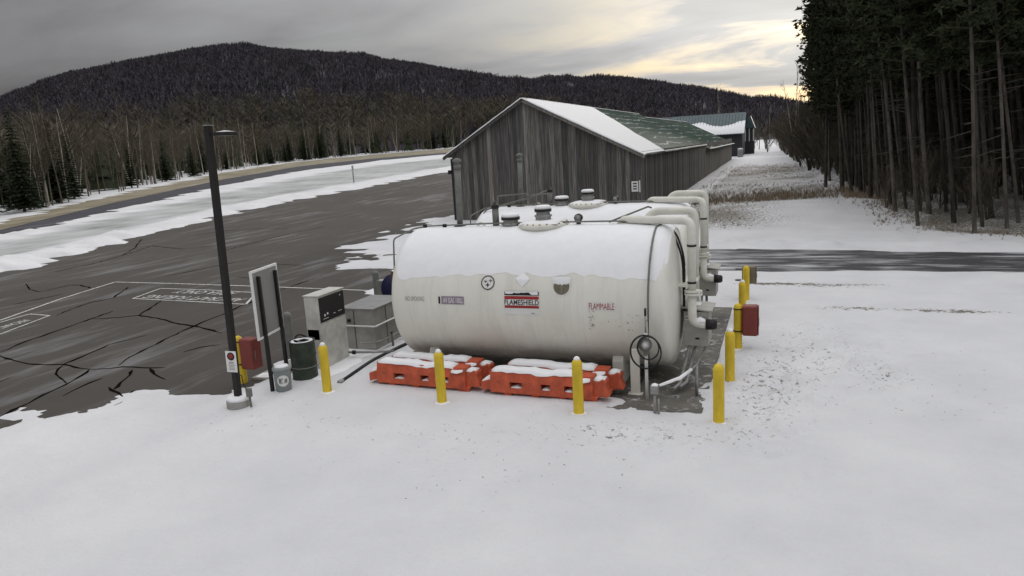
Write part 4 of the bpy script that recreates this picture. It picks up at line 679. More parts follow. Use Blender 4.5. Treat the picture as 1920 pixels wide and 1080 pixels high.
mb = MB(); f = bfn(0.009); put_text('Fuel', 0.08, 0.035, lambda u, v: f(u - 0.04, v + 0.05), mb, 0.01); put_text('Spill Kit', 0.17, 0.035, lambda u, v: f(u, v - 0.045), mb, 0.01); mb.build('label_lettering', 'blacktext', lb_, fix=False)
for a in (face - 1.5, face + 1.5): MB().box((0.195 * math.cos(a), 0.195 * math.sin(a), 0.44), (0.03, 0.05, 0.08)).build('handle', 'black', bk, bevel=0.006)
# ---- information sign seen from behind
p1, p2 = hit(512, 737), hit(541, 716); sg = thing('information_sign', 'white framed sign board on two dark posts, its bare grey back showing', 'sign', (p1[0], p1[1], 0), math.atan2(p2[1] - p1[1], p2[0] - p1[0])); Ls = math.hypot(p2[0] - p1[0], p2[1] - p1[1])
for x in (0, Ls): MB().bb(x - 0.035, x + 0.035, -0.035, 0.035, -0.2, 2.56).build('post', 'bronze', sg, bevel=0.006)
bd = MB().bb(-0.20, Ls + 0.12, 0.037, 0.057, 1.27, 2.66).build('board', 'sign_back', sg)
for x0, x1, z0, z1 in ((-0.24, -0.19, 1.23, 2.70), (Ls + 0.11, Ls + 0.16, 1.23, 2.70), (-0.19, Ls + 0.11, 1.23, 1.28), (-0.19, Ls + 0.11, 2.65, 2.70)): MB().bb(x0, x1, 0.025, 0.07, z0, z1).build('frame', 'white', bd, bevel=0.004)
# ---- lamp post
lp = hit(449, 764); la = thing('lamp_post', 'dark bronze square lamp post with flat floodlight on a concrete base', 'lamp post', (lp[0], lp[1], 0)); la.rotation_euler = (0, math.radians(1.7), 0)
MB().lathe([(0.24, -0.3), (0.24, 0.17), (0.22, 0.19), (0, 0.19)], n=28).build('concrete_base', 'concrete_l', la); MB().bb(-0.14, 0.14, -0.14, 0.14, 0.191, 0.22).build('base_plate', 'bronze', la); MB().lathe([(0.235, 0.185), (0.225, 0.235), (0.14, 0.27), (0.08, 0.26), (0, 0.26)], n=20).build('snow_cap', 'snow', la)
po = MB().bb(-0.058, 0.058, -0.058, 0.058, 0.2, 5.62).build('pole', 'bronze', la, bevel=0.008); MB().bb(-0.068, 0.068, -0.068, 0.068, 5.621, 5.64).build('pole_cap', 'galv', po)
MB().bb(0.063, 0.22, -0.03, 0.03, 5.44, 5.50).build('arm', 'bronze', la, bevel=0.006); hd = MB().bb(0.22, 0.56, -0.14, 0.14, 5.43, 5.50).build('lamp_head', 'bronze', la, bevel=0.015)
MB().bb(0.25, 0.52, -0.11, 0.11, 5.424, 5.429).build('lens', 'galv', hd); snow_strip('snow_cap', hd, [(0.27, 0, 5.50), (0.4, 0, 5.50), (0.52, 0, 5.50)], 0.2, 0.03, 3)
for x in (-0.1, 0.1):
    for y in (-0.1, 0.1): MB().lathe([(0.015, 0.221), (0.015, 0.26), (0, 0.265)], (x, y, 0), 6).build('anchor_bolt', 'galv', la)
ns = thing('notice_plate', 'white notice plate with a red and black disc on the lamp post', 'sign', (lp[0] + 0.02, lp[1] - 0.075, 0.78), 0.10); ns.rotation_euler = (0, math.radians(1.7), 0.12); pl_ = MB().bb(-0.12, 0.12, -0.006, 0.0, -0.0, 0.44).build('plate', 'white', ns, bevel=0.004)
for r, m_, o in ((0.085, 'blacktext', -0.0075), (0.05, 'redtext', -0.009)): MB().lathe([(0, o), (r, o), (r, o + 0.001)], (0, 0, 0.33), 20, 'y').build('disc', m_, pl_)
for i, (w, m_) in enumerate(((0.10, 'redtext'), (0.13, 'greytext'), (0.15, 'greytext'), (0.12, 'greytext'), (0.14, 'greytext'), (0.13, 'greytext'))): MB().bb(-w / 2, w / 2, -0.008, -0.0065, 0.20 - 0.03 * i, 0.214 - 0.03 * i).build('text_line', m_, pl_)
cn = thing('outlet_post', 'grey weatherproof outlet on a stub post with cable from the lamp post', 'outlet', (lp[0] + 0.34, lp[1] - 0.02, 0)); MB().tube([(0, 0, -0.1), (-0.03, 0, 0.30)], 0.022, 8).build('stub_post', 'dgalv', cn); MB().bb(-0.08, 0.03, -0.04, 0.04, 0.26, 0.44).build('outlet_box', 'dgalv', cn, bevel=0.012); MB().tube(bend([(-0.24, -0.02, 0.70), (-0.12, -0.04, 0.74), (-0.10, -0.04, 0.5), (-0.03, -0.03, 0.4)], 0.1, 4), 0.011, 6).build('cable', 'rubber', cn)
# ---- navy hose reel and green box beyond the tank end
rl_ = thing('hose_reel', 'navy blue hose reel with rusty frame peeking past the lettered tank', 'hose reel', (-10.62, 18.3, 0)); MB().lathe([(0.08, -0.22), (0.46, -0.22), (0.46, -0.19), (0.22, -0.18), (0.22, 0.18), (0.46, 0.19), (0.46, 0.22), (0.08, 0.22)], (0, 0, 1.0), 28, 'y').build('drum', 'navy', rl_); MB().lathe([(0.24, -0.17), (0.38, -0.16), (0.38, 0.16), (0.24, 0.17)], (0, 0, 1.0), 24, 'y').build('wound_hose', 'rubber', rl_)
for y in (-0.28, 0.28): MB().bb(-0.04, 0.04, y - 0.02, y + 0.02, 0.0, 1.55).build('frame_leg', 'rust', rl_)
MB().bb(-0.3, 0.3, -0.3, 0.3, 0.0, 0.04).build('base', 'rust', rl_); gb = thing('valve_box', 'small grey green electrical box on a post beside the navy hose reel', 'electrical box', (-11.22, 18.4, 0)); MB().bb(-0.14, 0.14, -0.08, 0.08, 0.72, 1.2).build('box', 'dgalv', gb, bevel=0.01); MB().tube([(0, 0, -0.1), (0, 0, 0.72)], 0.03, 8).build('post', 'galv', gb); MB().bb(0.03, 0.1, -0.09, -0.081, 0.9, 0.98).build('switch', 'black', gb)
# ---- slim marker post out by the taxi strip
mp_ = hit(664, 346); mk = thing('marker_post', 'slim grey marker post on the snow ridge beyond the apron', 'post', (mp_[0], mp_[1], float(TER(mp_[0], mp_[1])))); MB().tube([(0, 0, -0.3), (0, 0, 2.4)], 0.09, 8).build('post', 'galv', mk); MB().bb(-0.12, 0.12, -0.03, 0.03, 1.9, 2.45).build('marker', 'dgalv', mk); MB().bb(-0.25, 0.25, -0.2, 0.2, -0.1, 0.25).build('base', 'snow', mk, bevel=0.05)
# ================================================================== BARN
YB, YM, YE = 46.4, 88.0, 134.0
XL, XRD, XR = -21.7, -16.2, -8.30; ZL, ZRD, ZR = 4.78, 8.02, 4.02      # wall tops and ridge
def roofz(x, dz=0.0): return (ZL + (ZRD - ZL) * (x - XL) / (XRD - XL) if x < XRD else ZRD + (ZR - ZRD) * (x - XRD) / (XR - XRD)) + dz
barn = thing('hangar_barn', 'long weathered grey board hangar barn with snow streaked green metal roof', 'barn', (0, 0, 0))
fw = MB().prism([(XL, -0.3), (XR, -0.3), (XR, ZR - 0.06), (XRD, ZRD - 0.06), (XL, ZL - 0.06)], YB + 0.04, YB + 0.14, 'y').build('front_wall', 'dwall', barn)
x = XL; rb = random.Random(5)
while x < XR - 0.05:
    w = min(rb.uniform(0.24, 0.36), XR - x); x1 = x + w - 0.014; off = rb.uniform(0, 0.018); z0 = rb.uniform(-0.15, 0.02)
    P_ = [(x, z0), (x1, z0), (x1, roofz(x1, -0.05))] + ([(XRD, ZRD - 0.05)] if x < XRD < x1 else []) + [(x, roofz(x, -0.05))]
    MB().prism(P_, YB - off, YB + 0.03, 'y').build('board', 'board', fw); x += w
sw = MB().bb(XR - 0.14, XR - 0.04, YB + 0.14, YE, -0.3, ZR + 0.2).build('side_wall', 'dwall', barn)
bm_ = MB().bb(-0.03, 0.015, 0.0, 0.288, -0.12, ZR - 0.06).mesh('board'); bm_.materials.append(M['board'])
for i in range(110):
    o = bpy.data.objects.new('board', bm_); COL.objects.link(o); o.parent = sw; o.location = (XR + rb.uniform(-0.008, 0.014), YB + 0.02 + i * 0.302, rb.uniform(-0.06, 0.02)); o.scale = (1, rb.uniform(0.93, 1.0), 1 + rb.uniform(-0.006, 0.0))
mb = MB(); y = YB + 0.02 + 110 * 0.302
while y < YE: w = rb.uniform(0.25, 0.38); oo = rb.uniform(0, 0.02); mb.bb(XR - 0.03, XR + 0.012 + oo, y, y + w - 0.015, -0.1, ZR + (0.0 if y < YM else -0.12) + (y - YB) * 0.006); y += w
stuff(mb.build('far_boards', 'board', sw)); MB().bb(XL, XL + 0.1, YB + 0.15, YE, -0.3, ZL - 0.1).build('open_side_wall', 'board', barn)
def slab(xa, za, xb, zb, y0, y1, th, yo0=0.0, yo1=0.0):
    mb = MB(); n = Vector((-(zb - za), 0, xb - xa)).normalized() * th
    n = n if n.z > 0 else -n
    q = [(xa, y0, za), (xb, y0 + yo0, zb), (xb, y1 + yo1, zb), (xa, y1, za)]; return mb.add(q + [tuple(Vector(p) + n) for p in q], [(0, 1, 2, 3), (4, 5, 6, 7), (0, 1, 5, 4), (1, 2, 6, 5), (2, 3, 7, 6), (3, 0, 4, 7)])
sR = (ZR - ZRD) / (XR - XRD); sL = (ZRD - ZL) / (XRD - XL)
def roof_section(y0, y1, dz0, ov, mat):
    dz = dz0; xe = XR + ov; ze = ZRD + sR * (xe - XRD); xl = XL - 0.5; zl = ZL - 0.5 * sL
    r = slab(XRD, ZRD + dz, xe, ze + dz, y0, y1, 0.05).build('roof', mat, barn); slab(XRD - 0.001, ZRD + dz, xl, zl + dz, y0, y1, 0.05).build('roof', mat, barn)
    mb = MB(); y = y0 + 0.25
    while y < y1 - 0.1:
        nn = Vector((-sR, 0, 1)).normalized() * 0.052; a, b = Vector((XRD + 0.1, y, ZRD + dz + sR * 0.1)) + nn, Vector((xe - 0.02, y, ze + dz)) + nn; w = Vector((0, 0.03, 0)); up_ = Vector((0, 0, 0.035)); mb.add([a - w, a + w, a + up_, b - w, b + w, b + up_], [(0, 3, 5, 2), (1, 2, 5, 4), (3, 4, 5)]); y += 0.6
    stuff(mb.build('roof_ribs', mat, r, fix=False)); MB().bb(XRD - 0.16, XRD + 0.16, y0 + 0.02, y1 - 0.02, ZRD + dz + 0.03, ZRD + dz + 0.11).build('ridge_cap', 'snow', r, bevel=0.02)
    mb = MB(); yy = np.arange(y0, y1, 0.8); snow_strip('eave_snow', r, [(xe - 0.07, float(v), ze + dz + 0.10) for v in yy], 0.14, 0.05, int(y0)); return r, xe, ze + dz
r1, xe1, ze1 = roof_section(YB - 0.35, YM, 0.0, 0.14, 'roofgreen'); r2, _, _ = roof_section(YM + 0.02, YE + 0.3, -0.30, 0.5, 'roofgreen')
# unmelted snow at the gable end, its edge slanting to the ridge
vs = []; fs = []; na, nb_ = 16, 26
for i in range(na + 1):
    u = i / na; xx = XRD + 0.02 + (xe1 - XRD + 0.02) * u; zz = ZRD + sR * (xx - XRD) + 0.06; yend = 66.5 * (1 - u) + 55.0 * u + float(fbm(u * 3, 1.0, 2.0, 3)) * 0.8
    for j in range(nb_ + 1): v = j / nb_; e = min(1, 14 * v, 14 * (1 - v)); vs.append((xx, YB - 0.40 + (yend - YB + 0.4) * v, zz + 0.10 * max(0.02, e) ** 0.5))
MB().add(vs, [(i * (nb_ + 1) + j, i * (nb_ + 1) + j + 1, (i + 1) * (nb_ + 1) + j + 1, (i + 1) * (nb_ + 1) + j) for i in range(na) for j in range(nb_)], True).build('snow_cover', 'snow', r1)
for xa, za, xb, zb in ((XRD, ZRD, xe1, ze1), (XRD, ZRD, XL - 0.5, ZL - 0.5 * sL)): slab(xa, za - 0.16, xb, zb - 0.16, YB - 0.36, YB - 0.32, 0.20).build('verge_board', 'board', barn)
for a, b in ((XRD, xe1), (XRD, XL - 0.5)):
    zz = lambda q: ZRD + (sR * (q - XRD) if q > XRD else sL * (q - XRD)); snow_strip('verge_snow', r1, [(a + (b - a) * i / 24, YB - 0.33, zz(a + (b - a) * i / 24) + 0.10) for i in range(25)], 0.16, 0.06, 17)
MB().bb(XL - 0.36, XL - 0.10, YB - 0.12, YB + 0.1, 3.35, 3.62).build('door_rail_end', 'black', barn, bevel=0.02); MB().bb(XL - 0.12, XL - 0.02, YB - 0.06, YB + 0.3, 0, 4.4).build('door_post', 'dwall', barn)
s1_, s2_ = atY(1184, 340, YB - 0.05), atY(1197, 359, YB - 0.05); bs = thing('barn_notice', 'small white notice with dark green lines nailed to the barn corner', 'sign', (s1_[0], YB - 0.05, s2_[2])); w, h = s2_[0] - s1_[0], s1_[2] - s2_[2]; p_ = MB().bb(0, w, -0.02, 0, 0, h).build('plate', 'white', bs)
for i in range(3): MB().bb(w * 0.22, w * 0.80, -0.026, -0.021, h * (0.72 - 0.26 * i), h * (0.84 - 0.26 * i)).build('text_line', 'drumg', p_)
MB().bb(w + 0.05, w + 0.13, 0.02, 0.10, -0.05, h + 0.05).build('edge_strip', 'white', bs)
# ---- metal hangar farther along the strip
fb_ = thing('metal_hangar', 'dark walled hangar with blue grey ribbed roof beyond the board barn', 'hangar', (0, 0, 0)); FX0, FX1, FY0, FY1 = -27, -7.1, 146, 160; gz0 = float(TER(-8, 150)) - 0.3; EZ, RZ, RY = 5.35, 9.2, 153
MB().bb(FX0, FX1, FY0, FY1, gz0, EZ).build('wall', 'dwall', fb_); MB().prism([(FY0, EZ), (FY1, EZ), (RY, RZ)], FX1 - 0.2, FX1, 'x').build('gable', 'dwall', fb_)
q = [(FX0, FY0 - 0.5, EZ - 0.25), (FX1 + 0.4, FY0 - 0.5, EZ - 0.25), (FX1 + 0.4, RY, RZ), (FX0, RY, RZ)]; fr2 = MB().add(q + [(a, b, c + 0.12) for a, b, c in q], [(0, 1, 2, 3), (4, 5, 6, 7), (0, 1, 5, 4), (1, 2, 6, 5), (2, 3, 7, 6), (3, 0, 4, 7)]).build('roof', 'roofblue', fb_)
q = [(FX0, FY1 + 0.5, EZ - 0.25), (FX1 + 0.4, FY1 + 0.5, EZ - 0.25), (FX1 + 0.4, RY, RZ), (FX0, RY, RZ)]; MB().add(q + [(a, b, c + 0.12) for a, b, c in q], [(0, 1, 2, 3), (4, 5, 6, 7), (0, 1, 5, 4), (1, 2, 6, 5), (2, 3, 7, 6), (3, 0, 4, 7)]).build('roof', 'roofblue', fb_)
mb = MB()
for i in range(33): x = FX0 + 0.4 + i * 0.6; mb.add([(x - 0.06, FY0 - 0.5, EZ - 0.12), (x + 0.06, FY0 - 0.5, EZ - 0.12), (x, FY0 - 0.5, EZ - 0.02), (x - 0.06, RY, RZ + 0.13), (x + 0.06, RY, RZ + 0.13), (x, RY, RZ + 0.23)], [(0, 3, 5, 2), (1, 2, 5, 4), (0, 1, 2)])
stuff(mb.build('roof_ribs', 'roofblue', fr2, fix=False))
vs = [];
for i in range(41):
    x = FX0 + (FX1 + 0.4 - FX0) * i / 40; t_ = 0.50 + 0.12 * math.sin(i * 0.35) + 0.05 * float(fbm(i * 0.7, 0.0, 1.0, 2))
    for u, o in ((0.0, 0.13), (0.01, 0.26), (t_ * 0.7, 0.24), (t_, 0.13)): vs.append((x, FY0 - 0.5 + (RY - FY0 + 0.5) * u, EZ - 0.25 + (RZ - EZ + 0.25) * u + o))
MB().add(vs, [(i * 4 + j, i * 4 + j + 1, i * 4 + j + 5, i * 4 + j + 4) for i in range(40) for j in range(3)], True).build('roof_snow', 'snow', fr2)
for y in (148, 151.5, 155): MB().bb(FX1 + 0.001, FX1 + 0.06, y, y + 1.6, 3.4 if y < 150 else 1.4, EZ + 0.2).build('window', 'sign_back', fb_)
mb = thing('equipment_shed', 'small dark lean-to with white trim beside the metal hangar', 'shed', (-6.2, 158, float(TER(-6, 158)))); MB().bb(-0.9, 0.9, -2, 2, -0.2, 5.2).build('wall', 'dwall', mb); MB().prism([(-1.1, 5.2), (1.1, 5.2), (0.2, 7.6), (-0.2, 7.6)], -2.2, 2.2, 'y').build('roof', 'roofblue', mb)
for x in (-0.85, -0.1, 0.7): MB().bb(x, x + 0.16, -2.06, -2.005, 2.6, 5.1).build('trim', 'white', mb)
bb_ = thing('snowy_barrel', 'snow dusted pale drum standing by the metal hangar corner', 'drum', (-7.2, 141.5, float(TER(-7, 141)))); MB().lathe([(0.5, 0), (0.52, 0.5), (0.5, 1.0), (0.52, 1.4), (0.4, 1.5), (0, 1.52)], n=14).build('body', 'galv', bb_); MB().lathe([(0.5, 1.49), (0.45, 1.66), (0, 1.75)], n=12).build('snow_cap', 'snow', bb_)
# ================================================================== TREES
def bare_tree(seed, hgt, r0, spread=0.42, nlev=3, nb=22, dens=1.0, clear=0.25, forks=0):
    """trunk and crown builders of a leafless tree"""
    r = random.Random(seed); tr, cr = MB(), MB()
    def limb(mb, p, d, ln, rad, n, lev):
        pts = [p]; rs = [rad]; q = Vector(p); dd = Vector(d).normalized(); ns = 5 if lev == 0 else 3
        for i in range(ns): dd = (dd + Vector((r.uniform(-1, 1), r.uniform(-1, 1), r.uniform(-0.3, 0.8))) * (0.05 if lev == 0 else 0.16)).normalized(); q = q + dd * ln / ns; pts.append(q.copy()); rs.append(rad * (1 - 0.85 * (i + 1) / ns))
        mb.tube(pts, rs, n, caps=False, smooth=True); return pts, rs
    def at(pts, rs, t): t = min(max(t, 0), 0.999) * (len(pts) - 1); i = int(t); f_ = t - i; return pts[i].lerp(pts[i + 1], f_), rs[i] * (1 - f_) + rs[i + 1] * f_, (pts[i + 1] - pts[i]).normalized()
    stems = [limb(tr, Vector((0, 0, -0.3)), (r.uniform(-0.05, 0.05), r.uniform(-0.05, 0.05), 1), hgt, r0, 6, 0)]
    for f_ in range(forks): stems.append(limb(tr, Vector((0, 0, -0.3)), (r.uniform(-0.22, 0.22), r.uniform(-0.22, 0.22), 1), hgt * r.uniform(0.7, 0.95), r0 * 0.75, 6, 0))
    for st in stems:
        for i in range(int(nb / len(stems))):
            t = clear + (0.98 - clear) * (i + r.random()) / (nb / len(stems)); p, rad, d = at(*st, t); a = r.random() * 6.28; side = Vector((math.cos(a), math.sin(a), 0)); ln = hgt * spread * (1.05 - t) * r.uniform(0.6, 1.1) + 0.5
            pl, rl2 = limb(cr, p, side * r.uniform(0.5, 0.9) + Vector((0, 0, 0.9)), ln, max(rad * 0.55, 0.022), 3, 1)
            for j in range(int(5 * dens)):
                p2, rad2, d2 = at(pl, rl2, r.uniform(0.25, 1)); dv = (d2 + Vector((r.uniform(-1, 1), r.uniform(-1, 1), r.uniform(-0.2, 0.9))) * 0.75).normalized(); e = p2 + dv * ln * r.uniform(0.25, 0.5); w = dv.cross(Vector((r.random(), r.random(), 1))).normalized() * 0.016
                cr.add([p2 - w, p2 + w, e], [(0, 1, 2)])
                for k_ in range(2): p3 = p2.lerp(e, r.uniform(0.3, 0.9)); e3 = p3 + (dv + Vector((r.uniform(-1, 1), r.uniform(-1, 1), r.uniform(-0.3, 0.8))) * 0.8).normalized() * ln * 0.22; w3 = w * 0.8; cr.add([p3 - w3, p3 + w3, e3], [(0, 1, 2)])
    return tr, cr
def spruce(seed, hgt, rad, low=0.08):
    r = random.Random(seed); tr, cr = MB(), MB(); tr.tube([(0, 0, -0.3), (0, 0, hgt * 0.6), (0, 0, hgt)], [hgt * 0.012 + 0.03, hgt * 0.006 + 0.02, 0.01], 6, caps=False); z = hgt * low
    while z < hgt * 0.985:
        t = z / hgt; n = max(4, int(8 * (1 - t) + 3)); R = rad * (1 - t) ** 0.85 + 0.12
        for i in range(n):
            a = 6.28 * (i + r.random()) / n; ln = R * r.uniform(0.65, 1.12); d = Vector((math.cos(a), math.sin(a), 0)); s_ = Vector((-d.y, d.x, 0)); p0 = Vector((0, 0, z)); m_ = 4
            for j in range(m_):
                u = (j + 0.6) / m_; c = p0 + d * ln * u + Vector((0, 0, -0.28 * ln * u + 0.12 * ln * u * u)); w = ln * 0.30 * (1.15 - u) + 0.07; l2 = ln * 0.34
                for q in range(2):
                    e = c + d * l2 * r.uniform(0.5, 1.0) + s_ * w * r.uniform(-1.6, 1.6) + Vector((0, 0, r.uniform(-0.22, 0.10))); ww = (s_ * r.uniform(0.5, 1) + Vector((0, 0, r.uniform(-0.9, 0.9)))).normalized() * w * 0.55; b0 = c - d * l2 * 0.3; cr.add([b0 - ww, b0 + ww, e], [(0, 1, 2)])
        z += hgt * 0.026 + 0.16 * (1 - t)
    return tr, cr
def pine(seed, hgt, r0, base=0.42, rad=3.2, lean=0.0):
    r = random.Random(seed); tr, cr = MB(), MB(); ax = lambda z: Vector((lean * z + 0.12 * math.sin(z * 0.3 + seed), 0.10 * math.cos(z * 0.23 + seed) - 0.1, z))
    zs = [-0.4, 0.2, 1.0] + [hgt * k_ / 12 for k_ in range(1, 13)]; tr.tube([ax(z) for z in zs], [r0 * 1.35, r0 * 1.12] + [max(0.02, r0 * (1 - 0.93 * z / hgt) ** 0.8) for z in zs[2:]], 8, caps=False)
    for i in range(16):       # dead stubs under the crown
        z = hgt * r.uniform(0.12, base); a = r.random() * 6.28; d = Vector((math.cos(a), math.sin(a), r.uniform(-0.2, 0.3))); tr.tube([ax(z), ax(z) + d * r.uniform(0.4, 1.8)], [0.022, 0.006], 3, caps=False)
    z = hgt * base
    while z < hgt:
        t = (z / hgt - base) / (1 - base); R = rad * (0.45 + 1.0 * t if t < 0.35 else 0.80 * (1.25 - t) / 0.9) * r.uniform(0.8, 1.15); n = r.choice((4, 5, 6))
        for i in range(n):
            a = 6.28 * (i + 0.6 * r.random()) / n + z; d = Vector((math.cos(a), math.sin(a), r.uniform(0.05, 0.4))).normalized(); ln = R * r.uniform(0.55, 1.15); p0 = ax(z); cr.tube([p0, p0 + d * ln * 0.9], [0.035, 0.012], 3, caps=False); m_ = max(4, int(ln * 3.2))
            for j in range(m_):
                c = p0 + d * ln * (0.28 + 0.74 * (j + r.random() * 0.6) / m_) + Vector((r.uniform(-0.4, 0.4), r.uniform(-0.4, 0.4), r.uniform(-0.18, 0.28)))
                for q in range(9):
                    e = Vector((r.uniform(-1, 1), r.uniform(-1, 1), r.uniform(-0.45, 0.8))).normalized() * r.uniform(0.18, 0.42); w = e.cross(Vector((r.uniform(-1, 1), r.uniform(-1, 1), r.uniform(-1, 1)))).normalized() * r.uniform(0.06, 0.13); cr.add([c - w, c + w, c + e], [(0, 1, 2)])
        z += hgt * 0.022 + r.uniform(0.1, 0.35)
    return tr, cr
def kinds(fn, args, tm, cm):
    out = []
    for a in args:
        t_, c_ = fn(*a) if isinstance(a, tuple) else fn(**a); tme, cme = t_.mesh('trunk'), c_.mesh('crown'); tme.materials.append(M[tm]); cme.materials.append(M[cm]); out.append((tme, cme))
    return out
def plant(name, label, cat, group, pair, x, y, z, rz, s, lean=(0, 0)):
    o = thing(name, label, cat, (x, y, z), rz, group); o.scale = (s, s, s * random.uniform(0.92, 1.1))
    o.rotation_mode = 'ZYX'; o.rotation_euler = (lean[0], lean[1], rz)
    for n_, me_ in zip(('trunk', 'crown'), pair): c = bpy.data.objects.new(n_, me_); COL.objects.link(c); c.parent = o
    return o
birches = kinds(bare_tree, [dict(seed=s, hgt=12.5 + (s % 3), r0=0.13, nb=24, spread=0.30, forks=f_, clear=0.3) for s, f_ in ((1, 0), (2, 1), (3, 0), (4, 2))], 'birch', 'twig')
hardw = kinds(bare_tree, [dict(seed=s, hgt=12 + s % 4, r0=0.12, nb=26, spread=0.34, clear=0.25) for s in (11, 12, 13, 14)], 'greybark', 'twig')
spruces = kinds(spruce, [(21, 9.0, 2.0), (22, 11.0, 2.2), (23, 7.0, 1.8), (24, 13.0, 2.3)], 'pinebark', 'spruce')
pines = kinds(pine, [dict(seed=31, hgt=25, r0=0.125, base=0.36), dict(seed=32, hgt=27, r0=0.155, base=0.40), dict(seed=33, hgt=23, r0=0.078, base=0.33), dict(seed=34, hgt=26, r0=0.135, base=0.38)], 'pinebark', 'needle')
edgep = kinds(pine, [dict(seed=41, hgt=26, r0=0.17, base=0.28, rad=3.9), dict(seed=42, hgt=24, r0=0.15, base=0.26, rad=3.6)], 'pinebark', 'needle')
brush = kinds(bare_tree, [dict(seed=s, hgt=5.5, r0=0.05, nb=34, spread=0.5, clear=0.08, forks=4, dens=2.0) for s in (51, 52, 53)], 'twig', 'twig')
rt = random.Random(99)
# ---- wood edge beyond the runway: rows along the verge
GB = 'trees along the far side of the runway'
for i in range(300):
    y = 36 + 250 * rt.random() ** 1.25; dep = abs(rt.gauss(0, 1)) * (9 if i > 90 else 3) + 2.5; x = float(B6(y)) - dep * 1.3; z = float(TER(x, y)) - 0.05; c = rt.random(); front_ = dep < 6
    cf = float(fbm(x * 1.0, y * 0.5, 0.05, 2, vn2))
    where = 'beside the dry grass verge of the runway' if dep < 6 else 'set back in the wood behind the runway verge'; gp = GB + (', front' if dep < 6 else ', set back')
    if c < 0.15 + 0.4 * cf: j = rt.randrange(4); plant('spruce_tree', ('medium', 'tall', 'short', 'very tall')[j] + ' dark green spruce ' + where, 'spruce', gp, spruces[j], x, y, z, rt.random() * 6.28, rt.uniform(0.75, 1.1))
    elif c < 0.54: j = rt.randrange(4); plant('birch_tree', ('pale single stemmed', 'pale twin stemmed', 'pale slender', 'pale three stemmed')[j] + ' leafless birch ' + where, 'birch', gp, birches[j], x, y, z, rt.random() * 6.28, rt.uniform(0.6, 1.05), (rt.uniform(-0.05, 0.05), rt.uniform(-0.05, 0.05)))
    else: j = rt.randrange(4); plant('bare_tree', 'grey brown leafless tree ' + where, 'tree', gp, hardw[j], x, y, z, rt.random() * 6.28, rt.uniform(0.6, 1.1), (rt.uniform(-0.04, 0.04), rt.uniform(-0.04, 0.04)))
# the wood behind them, too deep to tell the trees apart
n = 2600; yy = 30 + 400 * RNG.random(n); xx = B6(yy) - 10 - 190 * RNG.random(n) ** 1.2; ok = np.hypot(xx, yy) < 420; xx, yy = xx[ok], yy[ok]; zz = np.maximum(TER(xx, np.clip(yy, 0, 420)), np.where(np.hypot(xx, yy) > 300, hillz(np.arctan2(xx, yy), np.hypot(xx, yy)), -9)) - 0.2
v_, f_ = bare_template(26, 5, 0.022); h_ = len(xx) // 2; P = np.stack([xx, yy, zz], -1); scatter('woodland_hardwoods', v_, f_, P[:h_ + 500], RNG.uniform(5, 9, h_ + 500), RNG.uniform(9, 15, h_ + 500), 'twig')
scatter('woodland_conifers', fir_v, fir_f, P[h_ + 500:], RNG.uniform(1.5, 2.8, len(P) - h_ - 500), RNG.uniform(6, 12, len(P) - h_ - 500), 'spruce')
# ---- pine stand on the right
GP = 'tall pines of the stand beside the field'
def right_edge(y): return float(np.interp(y, [30, 35, 37, 42, 50, 60, 70, 85, 110, 160], [16, 9.5, 6.0, 5.2, 4.9, 4.9, 5.0, 5.4, 5.2, 3.0]))
spots = []
for bx_, by_ in ((1546, 326), (1556, 340), (1552, 352), (1575, 356), (1596, 364), (1612, 362), (1632, 370), (1650, 376), (1672, 384), (1704, 392), (1722, 386), (1742, 402), (1768, 398), (1790, 420), (1822, 440), (1850, 428), (1885, 432), (1905, 420)):
    q = hit(bx_, by_); spots.append((q[0], q[1], True))
tries = 0
while len(spots) < 296 and tries < 6000:
    tries += 1; y = rt.uniform(36, 125); x = right_edge(y) + 0.3 + 32 * rt.random() ** 1.7
    if all((x - a) ** 2 + (y - b) ** 2 > 1.1 for a, b, _ in spots): spots.append((x, y, False))
for i, (x, y, fr_) in enumerate(spots):
    dx = x - right_edge(y); edge = (dx < 1.6 and y > 60); s = rt.uniform(0.82, 1.08)
    lb = 'pine with low side branches at the field corner of the stand' if edge else 'bare trunked pine in the outer row facing the snowy mound' if dx < 1.6 else 'pine trunk just behind the outer row of the stand' if dx < 6 else 'pine deep in the dark interior of the stand'
    plant('pine_tree', lb, 'pine', GP + (', corner' if edge else ', outer row' if dx < 1.6 else ', second rows' if dx < 6 else ', interior'), rt.choice(edgep if edge else [pines[0], pines[2], pines[2]] if y < 46 else pines + [pines[2], pines[2]]), x, y, surf_z(x, y) - 0.1, rt.random() * 6.28, s, (rt.uniform(-0.015, 0.015), rt.uniform(-0.07, -0.03) if edge else rt.uniform(-0.14, -0.08)))
